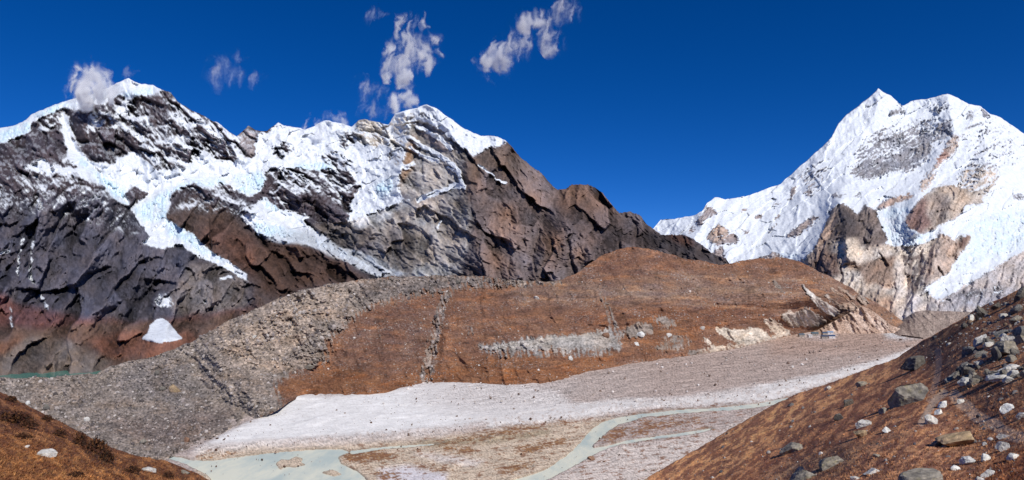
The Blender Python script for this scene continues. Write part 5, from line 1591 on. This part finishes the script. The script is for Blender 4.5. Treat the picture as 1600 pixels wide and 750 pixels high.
hut(1252, 528, 13.8, 8.1, 3.6, lin(88, 104, 116), M_WALL, 0.1, 'grey roofed hut, leftmost of the cluster at the far end of the plain')
hut(1273, 526, 16.2, 8.1, 3.6, lin(58, 96, 112), M_WALL, -0.1, 'teal roofed hut second from the left in the far cluster')
hut(1265, 529, 10.0, 6.9, 3.1, lin(190, 190, 190), M_WHITE, 0.3, 'whitish hut between the grey and teal roofed huts')
hut(1288, 525, 12.5, 7.5, 3.4, lin(60, 84, 112), M_WALL, 0.15, 'blue roofed hut at the back of the far cluster')
hut(1297, 524, 13.8, 7.5, 3.4, lin(130, 158, 190), M_WHITE, -0.1, 'pale blue roofed hut, rightmost at the back of the far cluster')
hut(1288, 531, 15.0, 8.1, 3.6, lin(44, 62, 90), M_WALL, 0.0, 'dark blue roofed hut at the front of the far cluster')
hut(1299, 530.5, 15.0, 8.1, 3.6, lin(52, 76, 108), M_WHITE, 0.05, 'long blue roofed hut, rightmost at the front of the far cluster')

def stone_wall():
    a, b = pt(1409, 526, floor_D(527) - 10), pt(1442, 531, floor_D(531) - 10)
    n = 60
    r = np.random.default_rng(5)
    v, c = [], []
    prof = [(-1.4, -3), (-1.1, 3.0), (-0.6, 3.8), (0.6, 3.8), (1.1, 3.0), (1.4, -3)]
    d = (b - a) / np.linalg.norm(b - a)
    nrm = np.array([-d[1], d[0], 0])
    for i in range(n + 1):
        p = a + (b - a) * i / n
        for w, z in prof:
            v.append(p + nrm * (w + r.normal(0, 0.25)) + [0, 0, z * (1 + r.normal(0, 0.08)) + 1])
            c.append(lin(92, 78, 70) * r.uniform(0.6, 1.4))
    o = mesh_obj('stone_wall', v, gridquads(n + 1, 6), mat=MAT_STONE, col=np.array(c), smooth=False)
    tag(o, 'long dark dry stone wall at the far right end of the plain', 'wall')

stone_wall()
SEED[0] = 1500
bo = boulder(POOL['hill'], 1366, 514, 9, 8, 'brown', 0, 'orange brown boulder on the plain between huts and stone wall', 1511, 'boulders on the plain', depth=float(floor_D(520)))
bo = boulder(POOL['hill'], 924, 717, 12, 8, 'brown', 0, 'brown boulder on the gravel beside the main river channel', 1518, 'boulders on the plain', depth=float(floor_D(719)))
bo = boulder(POOL['hill'], 1008, 736, 11, 6, 'dark', 0, 'dark flat boulder on pale gravel near the bottom edge', 1525, 'boulders on the plain', depth=float(floor_D(737)))

# ------------------------------------------------------------------ clouds
def cloud(blobs, D, dens, lab, seed, thr=0.42, scale=1.0):
    """blobs: (px, py, radius) in photograph pixels at distance D; a hull of joined balls holding uneven vapour"""
    k = D / F
    r = np.random.default_rng(seed)
    B = [(pt(px, py, D + r.uniform(-0.5, 0.5) * rr * k), rr * k * 1.42) for px, py, rr in blobs]
    c0 = np.mean([b[0] for b in B], 0)
    bm = bmesh.new()
    for p, rad in B:
        bmesh.ops.create_icosphere(bm, subdivisions=3, radius=rad * 1.15, matrix=Matrix.Translation(Vector(p - c0)))
    me = bpy.data.meshes.new('cloud')
    bm.to_mesh(me)
    bm.free()
    o = bpy.data.objects.new('cloud', me)
    COL.objects.link(o)
    md = o.modifiers.new('join', 'REMESH')
    md.mode = 'VOXEL'
    md.voxel_size = min(b[1] for b in B) * 0.35
    dg = bpy.context.evaluated_depsgraph_get()
    me2 = bpy.data.meshes.new_from_object(o.evaluated_get(dg))
    o.modifiers.clear()
    o.data = me2
    o.location = Vector(c0)
    m = bpy.data.materials.new('cloud_vapour')
    m.use_nodes = True
    t = m.node_tree
    t.nodes.clear()
    out = t.nodes.new('ShaderNodeOutputMaterial')
    vol = t.nodes.new('ShaderNodeVolumePrincipled')
    vol.inputs['Color'].default_value = (0.98, 0.98, 0.985, 1)
    vol.inputs['Anisotropy'].default_value = -0.5
    tc = t.nodes.new('ShaderNodeTexCoord')
    wn = t.nodes.new('ShaderNodeTexNoise')
    wn.inputs['Scale'].default_value = 0.022 / k
    wn.inputs['Detail'].default_value = 4
    wn.inputs['Roughness'].default_value = 0.6
    t.links.new(tc.outputs['Object'], wn.inputs['Vector'])
    ws = t.nodes.new('ShaderNodeVectorMath')
    ws.operation = 'SUBTRACT'
    ws.inputs[1].default_value = (0.5, 0.5, 0.5)
    t.links.new(wn.outputs['Color'], ws.inputs[0])
    wm = t.nodes.new('ShaderNodeVectorMath')
    wm.operation = 'SCALE'
    wm.inputs['Scale'].default_value = 52 * k
    t.links.new(ws.outputs[0], wm.inputs[0])
    wa = t.nodes.new('ShaderNodeVectorMath')
    wa.operation = 'ADD'
    t.links.new(tc.outputs['Object'], wa.inputs[0])
    t.links.new(wm.outputs[0], wa.inputs[1])
    last = None
    for p, rad in B:
        d = t.nodes.new('ShaderNodeVectorMath')
        d.operation = 'DISTANCE'
        d.inputs[1].default_value = Vector(p - c0)
        t.links.new(wa.outputs[0], d.inputs[0])
        mr = t.nodes.new('ShaderNodeMapRange')
        mr.inputs['From Min'].default_value = 0.0
        mr.inputs['From Max'].default_value = rad
        mr.inputs['To Min'].default_value = 1.0
        mr.inputs['To Max'].default_value = 0.0
        t.links.new(d.outputs['Value'], mr.inputs['Value'])
        if last is None:
            last = mr.outputs[0]
        else:
            mx = t.nodes.new('ShaderNodeMath')
            mx.operation = 'MAXIMUM'
            t.links.new(last, mx.inputs[0])
            t.links.new(mr.outputs[0], mx.inputs[1])
            last = mx.outputs[0]
    no = t.nodes.new('ShaderNodeTexNoise')
    no.inputs['Scale'].default_value = 0.05 / k / scale
    no.inputs['Detail'].default_value = 5
    no.inputs['Roughness'].default_value = 0.52
    no.inputs['Distortion'].default_value = 0.35
    mp = t.nodes.new('ShaderNodeMapping')
    mp.inputs['Scale'].default_value = (1.35, 1.0, 0.6)
    mp.inputs['Rotation'].default_value = (0.0, 0.35, 0.0)
    t.links.new(wa.outputs[0], mp.inputs[0])
    t.links.new(mp.outputs[0], no.inputs['Vector'])
    nm = t.nodes.new('ShaderNodeMapRange')
    nm.clamp = False
    nm.inputs['From Min'].default_value = 0.3
    nm.inputs['From Max'].default_value = 0.7
    nm.inputs['To Min'].default_value = -0.85
    nm.inputs['To Max'].default_value = 0.85
    t.links.new(no.outputs[0], nm.inputs['Value'])
    ad = t.nodes.new('ShaderNodeMath')
    ad.operation = 'ADD'
    t.links.new(last, ad.inputs[0])
    t.links.new(nm.outputs[0], ad.inputs[1])
    fr = t.nodes.new('ShaderNodeMapRange')
    fr.interpolation_type = 'SMOOTHSTEP'
    fr.inputs['From Min'].default_value = thr
    fr.inputs['From Max'].default_value = thr + 1.1
    fr.inputs['To Min'].default_value = 0.0
    fr.inputs['To Max'].default_value = 1.0
    t.links.new(ad.outputs[0], fr.inputs['Value'])
    # thin out to nothing at the hull
    ed = t.nodes.new('ShaderNodeMapRange')
    ed.inputs['From Min'].default_value = 0.0
    ed.inputs['From Max'].default_value = 0.55
    t.links.new(last, ed.inputs['Value'])
    mu = t.nodes.new('ShaderNodeMath')
    mu.operation = 'MULTIPLY'
    t.links.new(fr.outputs[0], mu.inputs[0])
    t.links.new(ed.outputs[0], mu.inputs[1])
    mu2 = t.nodes.new('ShaderNodeMath')
    mu2.operation = 'MULTIPLY'
    mu2.inputs[1].default_value = dens / k / 1.35
    pw = t.nodes.new('ShaderNodeMath')
    pw.operation = 'POWER'
    pw.inputs[1].default_value = 1.7
    t.links.new(mu.outputs[0], pw.inputs[0])
    t.links.new(pw.outputs[0], mu2.inputs[0])
    t.links.new(mu2.outputs[0], vol.inputs['Density'])
    t.links.new(vol.outputs[0], out.inputs['Volume'])
    o.data.materials.clear()
    o.data.materials.append(m)
    tag(o, lab, 'cloud', 'small clouds round the summits')
    return o

cloud([(132, 125, 22), (146, 122, 22), (124, 114, 12), (152, 140, 24), (135, 146, 22), (160, 146, 16), (120, 132, 14), (142, 108, 10), (172, 150, 14)], 2620, 0.9, 'white puff of cloud hugging the left summit ridge', 21, 0.32)
cloud([(640, 84, 30), (620, 96, 24), (658, 84, 24), (634, 62, 20), (630, 42, 18), (626, 22, 14), (652, 32, 16), (660, 20, 10), (632, 112, 20), (628, 132, 14), (628, 150, 14), (624, 164, 16), (646, 164, 16), (610, 118, 14), (678, 66, 16), (684, 78, 12), (666, 100, 16), (606, 80, 12)],
      2750, 0.5, 'tall ragged white cloud rising from the middle peak', 22, 0.42)
cloud([(772, 98, 26), (790, 84, 22), (808, 70, 24), (822, 62, 18), (775, 78, 16), (756, 92, 14), (822, 38, 20), (838, 34, 14)], 3200, 0.36, 'drifting wispy white cloud right of the tall one', 23, 0.46)
cloud([(852, 40, 22), (860, 56, 16), (868, 72, 16), (846, 26, 14)], 3200, 0.34, 'small wispy cloud right beside the drifting one', 24, 0.42)
cloud([(880, 6, 22), (892, 18, 16), (868, -6, 16)], 3200, 0.28, 'faint cloud cut by the top edge of the picture', 25, 0.46)
cloud([(346, 108, 26), (362, 118, 18), (332, 98, 14)], 3000, 0.07, 'very faint veil of cloud right of the left summit', 26, 0.42)
cloud([(401, 121, 14), (406, 117, 8)], 3000, 0.12, 'tiny faint cloud right of the faint veil', 27, 0.4)
cloud([(374, 84, 12), (378, 90, 8)], 3000, 0.09, 'tiny faint wisp above the faint veil', 28, 0.42)
cloud([(576, 22, 12), (588, 20, 14), (596, 24, 8)], 3100, 0.2, 'small faint cloud left of the tall cloud top', 29, 0.42)
cloud([(566, 130, 16), (580, 136, 16), (594, 142, 12), (572, 124, 10)], 2900, 0.16, 'faint cloud low on the left of the tall cloud', 30, 0.44)
cloud([(570, 164, 16), (590, 170, 16), (604, 176, 12)], 2850, 0.12, 'faint mist above the crest left of the middle peak', 31, 0.44)
cloud([(488, 190, 12), (494, 184, 9), (480, 198, 10), (520, 184, 14), (530, 192, 14), (508, 202, 16), (536, 180, 9)], 2780, 0.16, 'thin cloud wisps on the jagged middle crest', 32, 0.4)
cloud([(205, 112, 10), (203, 104, 7)], 2980, 0.1, 'tiny wisp just above the left summit', 33, 0.4)
